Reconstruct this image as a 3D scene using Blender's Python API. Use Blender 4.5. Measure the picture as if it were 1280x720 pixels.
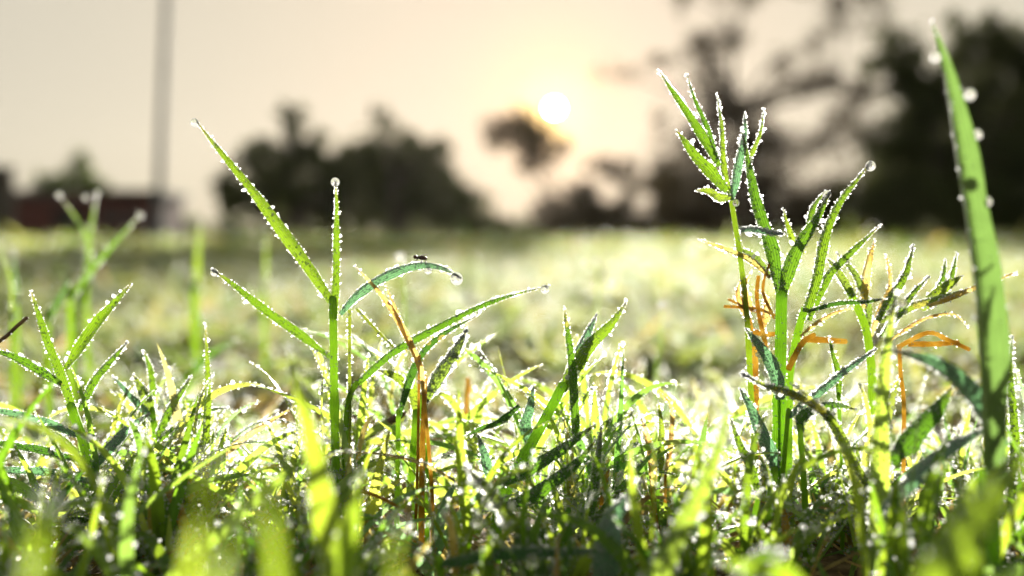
import bpy, math, random
import numpy as np
from mathutils import Vector, Matrix

for o in list(bpy.data.objects):
    bpy.data.objects.remove(o)
SC = bpy.context.scene
COL = SC.collection
R = np.random.default_rng(11)
random.seed(5)

# ------------------------------------------------------------------ camera
FPX = 1372.0                       # focal length in pixels of the 1280 wide photograph
PITCH = -math.atan(60 / FPX)
CAMH = 0.06
CAM = np.array([0.0, 0.0, CAMH])
FWD = np.array([0.0, math.cos(PITCH), math.sin(PITCH)])
UP = np.array([0.0, -math.sin(PITCH), math.cos(PITCH)])
RIGHT = np.array([1.0, 0.0, 0.0])
cd = bpy.data.cameras.new("camera")
cam = bpy.data.objects.new("camera", cd)
COL.objects.link(cam)
cam.location = CAM
cam.rotation_euler = (math.pi / 2 + PITCH, 0, 0)
cd.sensor_width = 36
cd.lens = 36 * FPX / 1280
cd.clip_start = 0.005
cd.clip_end = 3000
FOCUS = 0.20
cd.dof.use_dof = True
cd.dof.focus_distance = FOCUS
cd.dof.aperture_fstop = 9.3
SC.camera = cam

# ------------------------------------------------------------------ sky and sun
SUN_PX = (693, 135)
sd = RIGHT * (SUN_PX[0] - 640) / FPX - UP * (SUN_PX[1] - 360) / FPX + FWD
sd /= np.linalg.norm(sd)
EL = math.asin(sd[2])
AZ = math.atan2(sd[0], sd[1])
w = bpy.data.worlds.new("World")
SC.world = w
w.use_nodes = True
nt = w.node_tree
bg = nt.nodes["Background"]
sky = nt.nodes.new("ShaderNodeTexSky")
sky.sky_type = 'NISHITA'
sky.sun_disc = False
sky.sun_elevation = EL
sky.sun_rotation = AZ
sky.air_density = 0.7
sky.dust_density = 3.5
sky.ozone_density = 1.5
gam = nt.nodes.new("ShaderNodeGamma")            # compresses the sky's brightness range to even it out
gam.inputs[1].default_value = 0.14
nt.links.new(sky.outputs[0], gam.inputs[0])
tint = nt.nodes.new("ShaderNodeMix")
tint.data_type = 'RGBA'
tint.blend_type = 'MULTIPLY'
tint.inputs[0].default_value = 1
tint.inputs[7].default_value = (1.0, .93, .76, 1)
nt.links.new(gam.outputs[0], tint.inputs[6])
# the sun's disc and its aureole in the sky itself
tc = nt.nodes.new("ShaderNodeTexCoord")
dot = nt.nodes.new("ShaderNodeVectorMath"); dot.operation = 'DOT_PRODUCT'
dot.inputs[1].default_value = sd
nt.links.new(tc.outputs["Generated"], dot.inputs[0])
def mr(a, b, c, d, interp='LINEAR'):
    x = nt.nodes.new("ShaderNodeMapRange"); x.interpolation_type = interp
    for i_, v_ in zip((1, 2, 3, 4), (a, b, c, d)):
        x.inputs[i_].default_value = v_
    nt.links.new(dot.outputs["Value"], x.inputs[0])
    return x.outputs[0]
def add(col, fac, c):
    x = nt.nodes.new("ShaderNodeMix"); x.data_type = 'RGBA'; x.blend_type = 'ADD'
    nt.links.new(fac, x.inputs[0]); nt.links.new(col, x.inputs[6]); x.inputs[7].default_value = (*c, 1)
    x.clamp_factor = False
    return x.outputs[2]
cur = tint.outputs[2]
def pw(x, e):
    y = nt.nodes.new("ShaderNodeMath"); y.operation = 'POWER'; y.inputs[1].default_value = e
    nt.links.new(x, y.inputs[0])
    return y.outputs[0]
cur = add(cur, pw(mr(math.cos(math.radians(34)), 1, 0, 1), 5), (.22, .04, .0))
cur = add(cur, pw(mr(math.cos(math.radians(9)), 1, 0, 1), 5), (.9, .32, .0))
cur = add(cur, pw(mr(math.cos(math.radians(3.4)), 1, 0, 1), 4), (4.0, 2.4, .3))
cur = add(cur, mr(math.cos(math.radians(.27)), math.cos(math.radians(.22)), 0, 1), (420, 380, 260))
nt.links.new(cur, bg.inputs[0])
bg.inputs[1].default_value = 0.132
ld = bpy.data.lights.new("sun_light", 'SUN')
ld.energy = 5.0
ld.angle = math.radians(0.55)
ld.color = (1.0, 0.93, 0.80)
lo = bpy.data.objects.new("sun_light", ld)
COL.objects.link(lo)
lo.rotation_euler = Vector(sd).to_track_quat('Z', 'Y').to_euler()
vs = SC.view_settings
vs.view_transform = 'Standard'
vs.look = 'None'
vs.gamma = 1
vs.use_curve_mapping = False
vs.exposure = 1.93
SC.cycles.max_bounces = 8
SC.cycles.diffuse_bounces = 5
SC.cycles.transmission_bounces = 6
SC.cycles.transparent_max_bounces = 12
SC.cycles.caustics_reflective = False
SC.cycles.caustics_refractive = False

# ------------------------------------------------------------------ helpers
def G(y):
    """height of the ground: a slight mound before the lens, falling away to the level field"""
    return np.interp(y, [-400, .0, .12, .155, .175, .22, .26, .30, .36, 1500], [-.004, -.004, -.005, -.003, .0, .0, -.006, -.012, -.015, -.015])  # drop behind the mound is shaped so low sun reaches the near turf
def P(x, y, d=FOCUS):
    """a point of the place that stands d metres in front of the lens"""
    return CAM + RIGHT * ((x - 640) / FPX * d) - UP * ((y - 360) / FPX * d) + FWD * d

def link(name, me, mat=None, parent=None, **props):
    o = bpy.data.objects.new(name, me)
    COL.objects.link(o)
    if mat is not None and me is not None and not me.materials:
        me.materials.append(mat)
    if parent is not None:
        o.parent = parent
        o.matrix_parent_inverse = parent.matrix_world.inverted()
    for k, v in props.items():
        o[k] = v
    return o

def empty(name, loc, label, cat, group=None):
    o = bpy.data.objects.new(name, None)
    COL.objects.link(o)
    o.empty_display_size = 0.005
    o.location = loc
    bpy.context.view_layer.update()
    o["label"] = label
    o["category"] = cat
    if group:
        o["group"] = group
    return o

def mesh_np(name, v, f, smooth=True, attrs=None):
    """v (n,3); f (m,k) with one k"""
    me = bpy.data.meshes.new(name)
    v = np.ascontiguousarray(v, dtype=np.float32)
    f = np.ascontiguousarray(f, dtype=np.int32)
    m, k = f.shape
    me.vertices.add(len(v))
    me.vertices.foreach_set("co", v.ravel())
    me.loops.add(m * k)
    me.loops.foreach_set("vertex_index", f.ravel())
    me.polygons.add(m)
    me.polygons.foreach_set("loop_start", np.arange(0, m * k, k, dtype=np.int32))
    me.polygons.foreach_set("loop_total", np.full(m, k, dtype=np.int32))
    me.polygons.foreach_set("use_smooth", np.full(m, smooth, dtype=bool))
    for an, arr in (attrs or {}).items():
        a = me.attributes.new(an, 'FLOAT_VECTOR', 'POINT')
        a.data.foreach_set("vector", np.ascontiguousarray(arr, dtype=np.float32).ravel())
    me.update(calc_edges=True)
    return me

def norm(a):
    return a / np.maximum(np.linalg.norm(a, axis=-1, keepdims=True), 1e-9)

def resample(pts, K):
    """Catmull-Rom through the points, K samples evenly spaced"""
    p = np.asarray(pts, float)
    if len(p) == 2:
        t = np.linspace(0, 1, K)[:, None]
        return p[0] * (1 - t) + p[1] * t
    q = np.vstack([2 * p[0] - p[1], p, 2 * p[-1] - p[-2]])
    out = []
    for i in range(len(p) - 1):
        t = np.linspace(0, 1, 16, endpoint=False)[:, None]
        a, b, c, d = q[i], q[i + 1], q[i + 2], q[i + 3]
        out.append(0.5 * (2 * b + (c - a) * t + (2 * a - 5 * b + 4 * c - d) * t ** 2 + (3 * b - a - 3 * c + d) * t ** 3))
    out.append(p[-1:])
    o = np.vstack(out)
    s = np.r_[0, np.cumsum(np.linalg.norm(np.diff(o, axis=0), axis=1))]
    ss = np.linspace(0, s[-1], K)
    return np.stack([np.interp(ss, s, o[:, k]) for k in range(3)], 1)

def ribbons(C, S, W, fold, rnd, dry, U=(-1, -.5, 0, .5, 1)):
    """C centre lines (n,K,3), S side vectors (n,K,3), W half widths (n,K) -> verts, quads, attributes"""
    n, K, _ = C.shape
    T = np.gradient(C, axis=1)
    N = norm(np.cross(S, T))
    U = np.array(U, float)
    m = len(U)
    au = np.abs(U)
    V = (C[:, :, None, :] + S[:, :, None, :] * (W[:, :, None] * U * np.cos(fold * .9))[..., None]
         + N[:, :, None, :] * (W[:, :, None] * (au ** 1.3) * math.sin(fold))[..., None])
    idx = np.arange(n * K * m).reshape(n, K, m)
    F = np.stack([idx[:, :-1, :-1], idx[:, :-1, 1:], idx[:, 1:, 1:], idx[:, 1:, :-1]], -1).reshape(-1, 4)
    a = np.zeros((n, K, m, 3))
    a[..., 0] = U
    a[..., 1] = np.linspace(0, 1, K)[None, :, None]
    a[..., 2] = np.asarray(rnd)[:, None, None]
    b = np.zeros((n, K, m, 3))
    b[..., 0] = np.asarray(dry)[:, None, None]
    b[..., 1] = W[:, :, None] * 1000
    return V.reshape(-1, 3), F, a.reshape(-1, 3), b.reshape(-1, 3)

def width_profile(t, p=2.2, base=.6):
    s = np.clip(t / .3, 0, 1)
    s = s * s * (3 - 2 * s)
    return (base + (1 - base) * s) * np.power(np.clip(1 - t ** p, 0, 1), .85)

# a unit icosphere of one and of no subdivision
def ico(level):
    g = (1 + 5 ** .5) / 2
    v = np.array([(-1, g, 0), (1, g, 0), (-1, -g, 0), (1, -g, 0), (0, -1, g), (0, 1, g), (0, -1, -g), (0, 1, -g),
                  (g, 0, -1), (g, 0, 1), (-g, 0, -1), (-g, 0, 1)], float)
    f = [(0, 11, 5), (0, 5, 1), (0, 1, 7), (0, 7, 10), (0, 10, 11), (1, 5, 9), (5, 11, 4), (11, 10, 2), (10, 7, 6), (7, 1, 8),
         (3, 9, 4), (3, 4, 2), (3, 2, 6), (3, 6, 8), (3, 8, 9), (4, 9, 5), (2, 4, 11), (6, 2, 10), (8, 6, 7), (9, 8, 1)]
    v = list(norm(v))
    for _ in range(level):
        cache, nf = {}, []
        def mid(i, j):
            k = (min(i, j), max(i, j))
            if k not in cache:
                c = v[i] + v[j]
                v.append(c / np.linalg.norm(c))
                cache[k] = len(v) - 1
            return cache[k]
        for a, b, c in f:
            x, y, z = mid(a, b), mid(b, c), mid(c, a)
            nf += [(a, x, z), (b, y, x), (c, z, y), (x, y, z)]
        f = nf
    return np.array(v), np.array(f)
ICO = {k: ico(k) for k in (0, 1, 2, 3)}

def beads(pos, rad, level=0, axis=None, stretch=1.0):
    """many droplets in one mesh; axis: direction in which each is drawn out"""
    sv, sf = ICO[level]
    n = len(pos)
    V = sv[None] * rad[:, None, None]
    if axis is not None:
        d = (V * axis[:, None, :]).sum(-1, keepdims=True)
        st = np.asarray(stretch)
        st = st[:, None, None] if st.ndim else st
        V = V + axis[:, None, :] * d * (st - 1)
    V = (V + pos[:, None, :]).reshape(-1, 3)
    F = (sf[None] + (np.arange(n) * len(sv))[:, None, None]).reshape(-1, 3)
    return V, F

def tube(path, rad, sides=10, wob=0):
    p = np.asarray(path, float)
    K = len(p)
    T = norm(np.gradient(p, axis=0))
    ref = np.array([0, 1.0, 0]) if abs(T[0][1]) < .9 else np.array([1.0, 0, 0])
    A = norm(np.cross(T, ref))
    B = np.cross(T, A)
    r = np.broadcast_to(np.asarray(rad, float), (K,))
    a = np.linspace(0, 2 * np.pi, sides, endpoint=False)
    V = p[:, None] + (A[:, None] * np.cos(a)[None, :, None] + B[:, None] * np.sin(a)[None, :, None]) * r[:, None, None]
    idx = np.arange(K * sides).reshape(K, sides)
    F = np.stack([idx[:-1], np.roll(idx[:-1], -1, 1), np.roll(idx[1:], -1, 1), idx[1:]], -1).reshape(-1, 4)
    V = np.vstack([V.reshape(-1, 3), p[:1] - T[:1] * r[0] * .3, p[-1:] + T[-1:] * r[-1] * .6])
    c0, c1 = K * sides, K * sides + 1
    caps = [(idx[0][(j + 1) % sides], idx[0][j], c0, c0) for j in range(sides)] + [(idx[-1][j], idx[-1][(j + 1) % sides], c1, c1) for j in range(sides)]
    return V, F, caps

def mesh_poly(name, v, faces, smooth=True, attrs=None):
    me = bpy.data.meshes.new(name)
    me.from_pydata([tuple(map(float, x)) for x in v], [], [tuple(int(i) for i in f) for f in faces])
    me.polygons.foreach_set("use_smooth", [smooth] * len(me.polygons))
    for an, arr in (attrs or {}).items():
        a = me.attributes.new(an, 'FLOAT_VECTOR', 'POINT')
        a.data.foreach_set("vector", np.ascontiguousarray(arr, dtype=np.float32).ravel())
    return me

def tube_mesh(name, path, rad, sides=10, rnd=.5, dry=0.):
    V, F, caps = tube(path, rad, sides)
    K = len(path)
    a = np.zeros((len(V), 3))
    t = np.repeat(np.linspace(0, 1, K), sides)
    a[:len(t), 1] = t
    a[:len(t), 0] = np.tile(np.cos(np.linspace(0, 2 * np.pi, sides, endpoint=False)), K)
    a[-1, 1] = 1
    a[:, 2] = rnd
    b = np.zeros((len(V), 3))
    b[:, 0] = dry
    b[:, 1] = 1
    faces = [tuple(f) for f in F] + [f[:3] for f in caps]
    return mesh_poly(name, V, faces, True, {"lf": a, "dr": b})

# ------------------------------------------------------------------ materials
def newmat(name):
    m = bpy.data.materials.new(name)
    m.use_nodes = True
    n = m.node_tree
    for x in list(n.nodes):
        n.nodes.remove(x)
    return m, n, n.nodes.new("ShaderNodeOutputMaterial")

def nd(n, t, **kw):
    x = n.nodes.new(t)
    for k, v in kw.items():
        setattr(x, k, v)
    return x

def ramp(n, fac, stops):
    r = nd(n, "ShaderNodeValToRGB")
    e = r.color_ramp.elements
    while len(e) < len(stops):
        e.new(.5)
    for el, (p, c) in zip(e, stops):
        el.position = p
        el.color = (*c, 1)
    n.links.new(fac, r.inputs[0])
    return r.outputs[0]

def math_(n, op, a, b=None, c=None):
    m = nd(n, "ShaderNodeMath", operation=op)
    for i, x in enumerate((a, b, c)):
        if x is None:
            continue
        if isinstance(x, (int, float)):
            m.inputs[i].default_value = x
        else:
            n.links.new(x, m.inputs[i])
    return m.outputs[0]

def mixc(n, f, a, b, blend='MIX'):
    m = nd(n, "ShaderNodeMix", data_type='RGBA', blend_type=blend)
    for s, x in ((m.inputs[0], f), (m.inputs[6], a), (m.inputs[7], b)):
        if isinstance(x, (int, float)):
            s.default_value = x
        elif isinstance(x, tuple):
            s.default_value = (*x, 1)
        else:
            n.links.new(x, s)
    return m.outputs[2]

def leaf_material(name, greens, trans, tip=(.35, .22, .06), teal=0.0, gloss=.35, veins=1.0, wear=1.0, mixf=.55):
    m, n, out = newmat(name)
    at = nd(n, "ShaderNodeAttribute", attribute_name="lf")
    dr = nd(n, "ShaderNodeAttribute", attribute_name="dr")
    s = nd(n, "ShaderNodeSeparateXYZ"); n.links.new(at.outputs["Vector"], s.inputs[0])
    s2 = nd(n, "ShaderNodeSeparateXYZ"); n.links.new(dr.outputs["Vector"], s2.inputs[0])
    u, v, r = s.outputs
    dry = s2.outputs[0]
    geo = nd(n, "ShaderNodeNewGeometry")
    noi = nd(n, "ShaderNodeTexNoise"); noi.inputs["Scale"].default_value = 420; noi.inputs["Detail"].default_value = 4
    n.links.new(geo.outputs["Position"], noi.inputs["Vector"])
    noi2 = nd(n, "ShaderNodeTexNoise"); noi2.inputs["Scale"].default_value = 90; noi2.inputs["Detail"].default_value = 3
    n.links.new(geo.outputs["Position"], noi2.inputs["Vector"])
    k = len(greens)
    cr = ramp(n, r, [(i / (k - 1), g) for i, g in enumerate(greens)])
    ct = ramp(n, r, [(i / (k - 1), g) for i, g in enumerate(trans)])
    straw = ramp(n, noi.outputs[0], [(.3, (.22, .10, .03)), (.55, (.30, .13, .02)), (.8, (.6, .42, .18))])
    strawt = ramp(n, noi.outputs[0], [(.3, (.72, .42, .10)), (.55, (.92, .64, .20)), (.8, (.96, .80, .42))])
    # tip and blotches dry out
    tipf = math_(n, 'MULTIPLY', math_(n, 'POWER', v, 18.0), .7 * wear)
    blot = math_(n, 'MULTIPLY', math_(n, 'GREATER_THAN', noi2.outputs[0], .69), .3 * wear)
    df = math_(n, 'MINIMUM', math_(n, 'MAXIMUM', math_(n, 'MAXIMUM', dry, tipf), blot), 1.0)
    col = mixc(n, df, cr, straw)
    tra = mixc(n, df, ct, strawt)
    # parallel veins and a paler midrib
    ve = math_(n, 'SINE', math_(n, 'MULTIPLY', u, 22.0))
    vf = math_(n, 'MULTIPLY_ADD', ve, .16 * veins, .86)
    mid = math_(n, 'MULTIPLY', math_(n, 'LESS_THAN', math_(n, 'ABSOLUTE', u), .09), .35 * veins)
    nf = math_(n, 'MULTIPLY_ADD', noi.outputs[0], .5, .75)
    k1 = math_(n, 'MULTIPLY', vf, nf)
    cmb = nd(n, "ShaderNodeCombineXYZ")
    for i in range(3):
        n.links.new(k1, cmb.inputs[i])
    col = mixc(n, 1.0, col, cmb.outputs[0], 'MULTIPLY')
    tra = mixc(n, 1.0, tra, cmb.outputs[0], 'MULTIPLY')
    col = mixc(n, mid, col, (.25, .34, .14))
    if teal:
        # a bloom of micro-fine dew on the upper face
        film = math_(n, 'MULTIPLY', math_(n, 'MULTIPLY_ADD', noi.outputs[0], .8, .3), teal)
        col = mixc(n, film, col, (.45, .58, .56))
        tra = mixc(n, math_(n, 'MULTIPLY', film, .6), tra, (.12, .25, .17))
    pb = nd(n, "ShaderNodeBsdfPrincipled")
    n.links.new(col, pb.inputs["Base Color"])
    pb.inputs["Roughness"].default_value = gloss
    pb.inputs["IOR"].default_value = 1.4
    bump = nd(n, "ShaderNodeBump"); bump.inputs["Strength"].default_value = .5; bump.inputs["Distance"].default_value = .0002
    n.links.new(math_(n, 'MULTIPLY_ADD', ve, .5, noi.outputs[0]), bump.inputs["Height"])
    n.links.new(bump.outputs[0], pb.inputs["Normal"])
    tb = nd(n, "ShaderNodeBsdfTranslucent")
    n.links.new(tra, tb.inputs[0])
    n.links.new(bump.outputs[0], tb.inputs["Normal"])
    mx = nd(n, "ShaderNodeMixShader"); mx.inputs[0].default_value = mixf
    n.links.new(pb.outputs[0], mx.inputs[1]); n.links.new(tb.outputs[0], mx.inputs[2])
    n.links.new(mx.outputs[0], out.inputs[0])
    return m

GREENS = [(.035, .12, .03), (.06, .16, .03), (.09, .20, .035), (.13, .24, .04), (.08, .17, .06)]
TRANS = [(.055, .15, .012), (.10, .225, .010), (.165, .29, .012), (.28, .38, .025), (.12, .21, .04)]
M_LEAF = leaf_material("grass_leaf", GREENS, TRANS)
M_BLADE = leaf_material('broad_blade', [(.12, .17, .07), (.18, .24, .11)], [(.13, .24, .05), (.20, .32, .08)], wear=0, gloss=.3, veins=.7)
M_SOFT = leaf_material('soft_blade', GREENS, [(.12, .30, .02), (.24, .46, .02), (.36, .55, .03), (.50, .66, .05), (.3, .5, .08)], wear=0, veins=.5)
M_TEAL = leaf_material("dew_filmed_leaf", [(.03, .10, .05), (.05, .13, .06)], [(.10, .26, .08), (.14, .32, .08)], teal=.75, gloss=.3)
M_TURF = leaf_material("turf_leaf", [(.07, .20, .04), (.10, .25, .04), (.15, .30, .04), (.24, .36, .06), (.11, .25, .13)],
                       [(.22, .48, .06), (.40, .66, .05), (.58, .78, .07), (.80, .85, .10), (.36, .64, .26)], teal=.2, veins=.7)
M_FIELD = leaf_material("field_grass", [(.08, .14, .04), (.14, .19, .05), (.22, .23, .07), (.30, .26, .09)], [(.14, .28, .03), (.26, .38, .04), (.38, .44, .06), (.50, .48, .10)], teal=.1, veins=.3, gloss=.7)
M_STEM = leaf_material("grass_stem", [(.08, .18, .03), (.13, .25, .04), (.22, .30, .07)], [(.45, .75, .12), (.60, .85, .15), (.80, .85, .25)], gloss=.4, veins=.4, mixf=.72, wear=0)

def dew_material(name, clear, scatter, rough):
    """water beads: part of the light passes straight on, part is scattered, the rest glints"""
    m, n, out = newmat(name)
    pb = nd(n, "ShaderNodeBsdfPrincipled")
    pb.inputs["Base Color"].default_value = (1, 1, 1, 1)
    pb.inputs["Roughness"].default_value = rough
    pb.inputs["IOR"].default_value = 1.333
    pb.inputs["Transmission Weight"].default_value = 1
    tb = nd(n, "ShaderNodeBsdfTranslucent"); tb.inputs[0].default_value = (.95, .97, 1, 1)
    tr = nd(n, "ShaderNodeBsdfTransparent")
    mx = nd(n, "ShaderNodeMixShader"); mx.inputs[0].default_value = scatter
    n.links.new(pb.outputs[0], mx.inputs[1]); n.links.new(tb.outputs[0], mx.inputs[2])
    m2 = nd(n, "ShaderNodeMixShader"); m2.inputs[0].default_value = clear
    n.links.new(mx.outputs[0], m2.inputs[1]); n.links.new(tr.outputs[0], m2.inputs[2])
    n.links.new(m2.outputs[0], out.inputs[0])
    return m
M_DEW = dew_material("fine_dew", .24, .6, .14)
M_DEWFAR = dew_material('field_dew', .3, .9, .3)
M_DROP = dew_material("water_drop", .0, .12, .03)

def simple(name, c, rough=.8, noise=None, c2=None, bump=0, metal=0):
    m, n, out = newmat(name)
    pb = nd(n, "ShaderNodeBsdfPrincipled")
    pb.inputs["Roughness"].default_value = rough
    pb.inputs["Metallic"].default_value = metal
    if noise:
        tx = nd(n, "ShaderNodeTexNoise"); tx.inputs["Scale"].default_value = noise; tx.inputs["Detail"].default_value = 6
        g = nd(n, "ShaderNodeNewGeometry"); n.links.new(g.outputs["Position"], tx.inputs["Vector"])
        n.links.new(ramp(n, tx.outputs[0], [(.35, c), (.65, c2 or tuple(x * 1.6 for x in c))]), pb.inputs["Base Color"])
        if bump:
            b = nd(n, "ShaderNodeBump"); b.inputs["Strength"].default_value = .6; b.inputs["Distance"].default_value = bump
            n.links.new(tx.outputs[0], b.inputs["Height"]); n.links.new(b.outputs[0], pb.inputs["Normal"])
    else:
        pb.inputs["Base Color"].default_value = (*c, 1)
    n.links.new(pb.outputs[0], out.inputs[0])
    return m
M_BARK = simple("bark", (.045, .035, .028), .9, 3, (.09, .075, .06))
M_TWIG = simple("twig_bark", (.06, .03, .015), .7, 600, (.16, .085, .04), .0002)
M_TWIG2 = simple("red_brown_stem", (.26, .12, .04), .6, 500, (.52, .32, .13), .0002)

def foliage_material(name, c1, c2, t):
    m, n, out = newmat(name)
    g = nd(n, "ShaderNodeNewGeometry")
    tx = nd(n, "ShaderNodeTexNoise"); tx.inputs["Scale"].default_value = .8; tx.inputs["Detail"].default_value = 5
    n.links.new(g.outputs["Position"], tx.inputs["Vector"])
    c = ramp(n, tx.outputs[0], [(.35, c1), (.65, c2)])
    d = nd(n, "ShaderNodeBsdfDiffuse"); n.links.new(c, d.inputs[0])
    tb = nd(n, "ShaderNodeBsdfTranslucent"); tb.inputs[0].default_value = (*t, 1)
    mx = nd(n, "ShaderNodeMixShader"); mx.inputs[0].default_value = .3
    n.links.new(d.outputs[0], mx.inputs[1]); n.links.new(tb.outputs[0], mx.inputs[2])
    n.links.new(mx.outputs[0], out.inputs[0])
    return m
M_FOL = foliage_material("dark_foliage", (.03, .042, .016), (.07, .085, .034), (.08, .09, .03))
M_FOLB = foliage_material("brown_foliage", (.028, .022, .013), (.055, .042, .022), (.05, .04, .02))
M_FOLG = foliage_material("green_foliage", (.05, .08, .02), (.09, .12, .035), (.10, .14, .03))

# ------------------------------------------------------------------ the ground
def ground_material():
    m, n, out = newmat("meadow_soil")
    g = nd(n, "ShaderNodeNewGeometry")
    a = nd(n, "ShaderNodeTexNoise"); a.inputs["Scale"].default_value = 260; a.inputs["Detail"].default_value = 8
    b = nd(n, "ShaderNodeTexNoise"); b.inputs["Scale"].default_value = .5; b.inputs["Detail"].default_value = 8
    for x in (a, b):
        n.links.new(g.outputs["Position"], x.inputs["Vector"])
    soil = ramp(n, a.outputs[0], [(.3, (.05, .033, .02)), (.55, (.13, .09, .05)), (.75, (.24, .18, .10))])
    far = ramp(n, b.outputs[0], [(.3, (.12, .15, .045)), (.5, (.20, .21, .07)), (.7, (.30, .27, .11))])
    s = nd(n, "ShaderNodeSeparateXYZ"); n.links.new(g.outputs["Position"], s.inputs[0])
    f = nd(n, "ShaderNodeMapRange"); f.inputs[1].default_value = 1.5; f.inputs[2].default_value = 7
    n.links.new(s.outputs[1], f.inputs[0])
    col = mixc(n, f.outputs[0], soil, far)
    pb = nd(n, "ShaderNodeBsdfPrincipled"); pb.inputs["Roughness"].default_value = .95; pb.inputs["Specular IOR Level"].default_value = .05
    n.links.new(col, pb.inputs["Base Color"])
    bp = nd(n, "ShaderNodeBump"); bp.inputs["Strength"].default_value = 1; bp.inputs["Distance"].default_value = .002
    n.links.new(a.outputs[0], bp.inputs["Height"]); n.links.new(bp.outputs[0], pb.inputs["Normal"])
    n.links.new(pb.outputs[0], out.inputs[0])
    return m
ys = np.r_[-400, -20, -2, np.linspace(-.3, 1.2, 90), np.geomspace(1.4, 1500, 40)]
xs = np.r_[-1500, -200, -30, -5, -1.5, np.linspace(-.7, .7, 90), 1.5, 5, 30, 200, 1500]
X, Y = np.meshgrid(xs, ys)
Z = (np.sin(X * 61 + 1) * np.cos(Y * 47) + np.sin(X * 23 - Y * 31)) * .0016 * np.exp(-(np.abs(X) + np.abs(Y)) / 3) + G(Y)
gv = np.stack([X, Y, Z], -1).reshape(-1, 3)
ix = np.arange(len(xs) * len(ys)).reshape(len(ys), len(xs))
gf = np.stack([ix[:-1, :-1], ix[:-1, 1:], ix[1:, 1:], ix[1:, :-1]], -1).reshape(-1, 4)
link("ground", mesh_np("ground", gv, gf), ground_material(), kind="structure")

# ------------------------------------------------------------------ trees beyond the field
def leaf_cards(centers, size, rng):
    n = len(centers)
    a = norm(rng.normal(size=(n, 3))); b = norm(np.cross(a, rng.normal(size=(n, 3))))
    s = size * rng.uniform(.6, 1.4, n)[:, None]
    q = np.stack([centers - a * s, centers + b * s * .45, centers + a * s, centers - b * s * .45], 1)
    return q.reshape(-1, 3), np.arange(4 * n).reshape(n, 4)

def tree(name, label, cat, X0, d, clumps, trunk_r, leaf, fill, mat, group=None, limbs=True, seed=0, trunk=True, knot=22, spread=.17, holes=()):
    """clumps: (X, Y, rx, ry, density) in photograph pixels at the tree's distance; each becomes an uneven mass of leaves"""
    rng = np.random.default_rng(seed)
    k = d / FPX
    base = np.array([(X0 - 640) * k, d, 0.0])
    t = empty(name, base, label, cat, group)
    cen = []
    pts = []
    for c in clumps:
        X_, Y_, rx, ry = c[:4]
        den = c[4] if len(c) > 4 else 1
        dz = rng.uniform(-.5, .5) * rx * k
        cc = np.array([(X_ - 640) * k, d + dz, max((300 - Y_) * k + CAMH, .05)])
        r3 = np.array([rx * k, rx * k * .9, ry * k])
        cen.append((cc, r3))
        vol = r3[0] * r3[2] * 3.14
        nl = int(min(vol / (leaf * leaf) * fill * den * 3.2, 30000)) + 20
        # twigs' leaf knots inside the clump give the broken outline
        nk = max(int(nl / knot), 8)
        kn = norm(rng.normal(size=(nk, 3))) * (rng.uniform(0, 1, (nk, 1)) ** .45)
        kp = cc + kn * r3 * 1.05
        pick = rng.integers(0, nk, nl)
        pts.append(kp[pick] + rng.normal(size=(nl, 3)) * r3.mean() * spread)
    pts = np.vstack(pts)
    pts = pts[pts[:, 2] > .02]
    for hx, hy, hr in holes:                       # open gaps between the boughs
        hc = np.array([(hx - 640) * k, d, (300 - hy) * k + CAMH])
        q = (pts - hc) / (np.array([1, 2.2, 1]) * hr * k * 1.1)
        pts = pts[(q * q).sum(1) * rng.uniform(.75, 1.5, len(pts)) > 1]
    v, f = leaf_cards(pts, leaf, rng)
    link("crown", mesh_np("crown", v, f, False), mat, t)
    if trunk:
        top = cen[0][0]
        h = max(c[0][2] for c in cen)
        hub = base + np.array([(top[0] - base[0]) * .4, 0, h * .45])
        path = resample([base - [0, 0, .1], base + [trunk_r * .5, 0, h * .2], hub, hub + (top - hub) * .8], 14)
        V, F, cp = tube(path, trunk_r * (1.25 - np.linspace(0, .85, 14)), 9)
        faces = [tuple(x) for x in F] + [x[:3] for x in cp]
        link("trunk", mesh_poly("trunk", V, faces), M_BARK, t)
        if limbs:
            for cc, r3 in cen:
                s0 = path[rng.integers(4, 11)]
                pm = (s0 + cc) / 2 + rng.normal(size=3) * np.linalg.norm(cc - s0) * .1 + [0, 0, .08 * np.linalg.norm(cc - s0)]
                pth = resample([s0, pm, cc], 10)
                V, F, cp = tube(pth, trunk_r * .42 * (1.1 - np.linspace(0, .95, 10)), 6)
                link("limb", mesh_poly("limb", V, [tuple(x) for x in F] + [x[:3] for x in cp]), M_BARK, t)
    return t

tree("broad_tree", "dark broad tree with a peaked crown, behind the tall three-bladed grass shoot", "tree", 366, 36,
     [(370, 178, 42, 32, .7), (345, 210, 46, 34, .8), (405, 208, 44, 36), (320, 250, 50, 44), (380, 252, 66, 46), (368, 148, 18, 16, .5), (296, 240, 32, 36, .6), (306, 200, 24, 16, .3), (430, 240, 40, 44)],
     .35, .22, 1.5, M_FOL, "trees beyond the field", seed=1)
tree("broad_tree", "dark rounded tree with a small peak, between the peaked tree and the sun", "tree", 492, 38,
     [(490, 190, 46, 36, .9), (450, 222, 48, 40), (530, 222, 46, 38), (480, 256, 74, 44), (560, 254, 50, 42), (486, 150, 18, 18, .45), (525, 188, 30, 20, .7)],
     .38, .22, 1.5, M_FOL, "trees beyond the field", seed=2)
tree("low_bush", "low dark bush trailing right from the rounded tree group", "bush", 598, 37,
     [(590, 270, 36, 26), (618, 280, 24, 18), (565, 262, 30, 26)], .12, .2, 1.5, M_FOL, seed=3)
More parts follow.
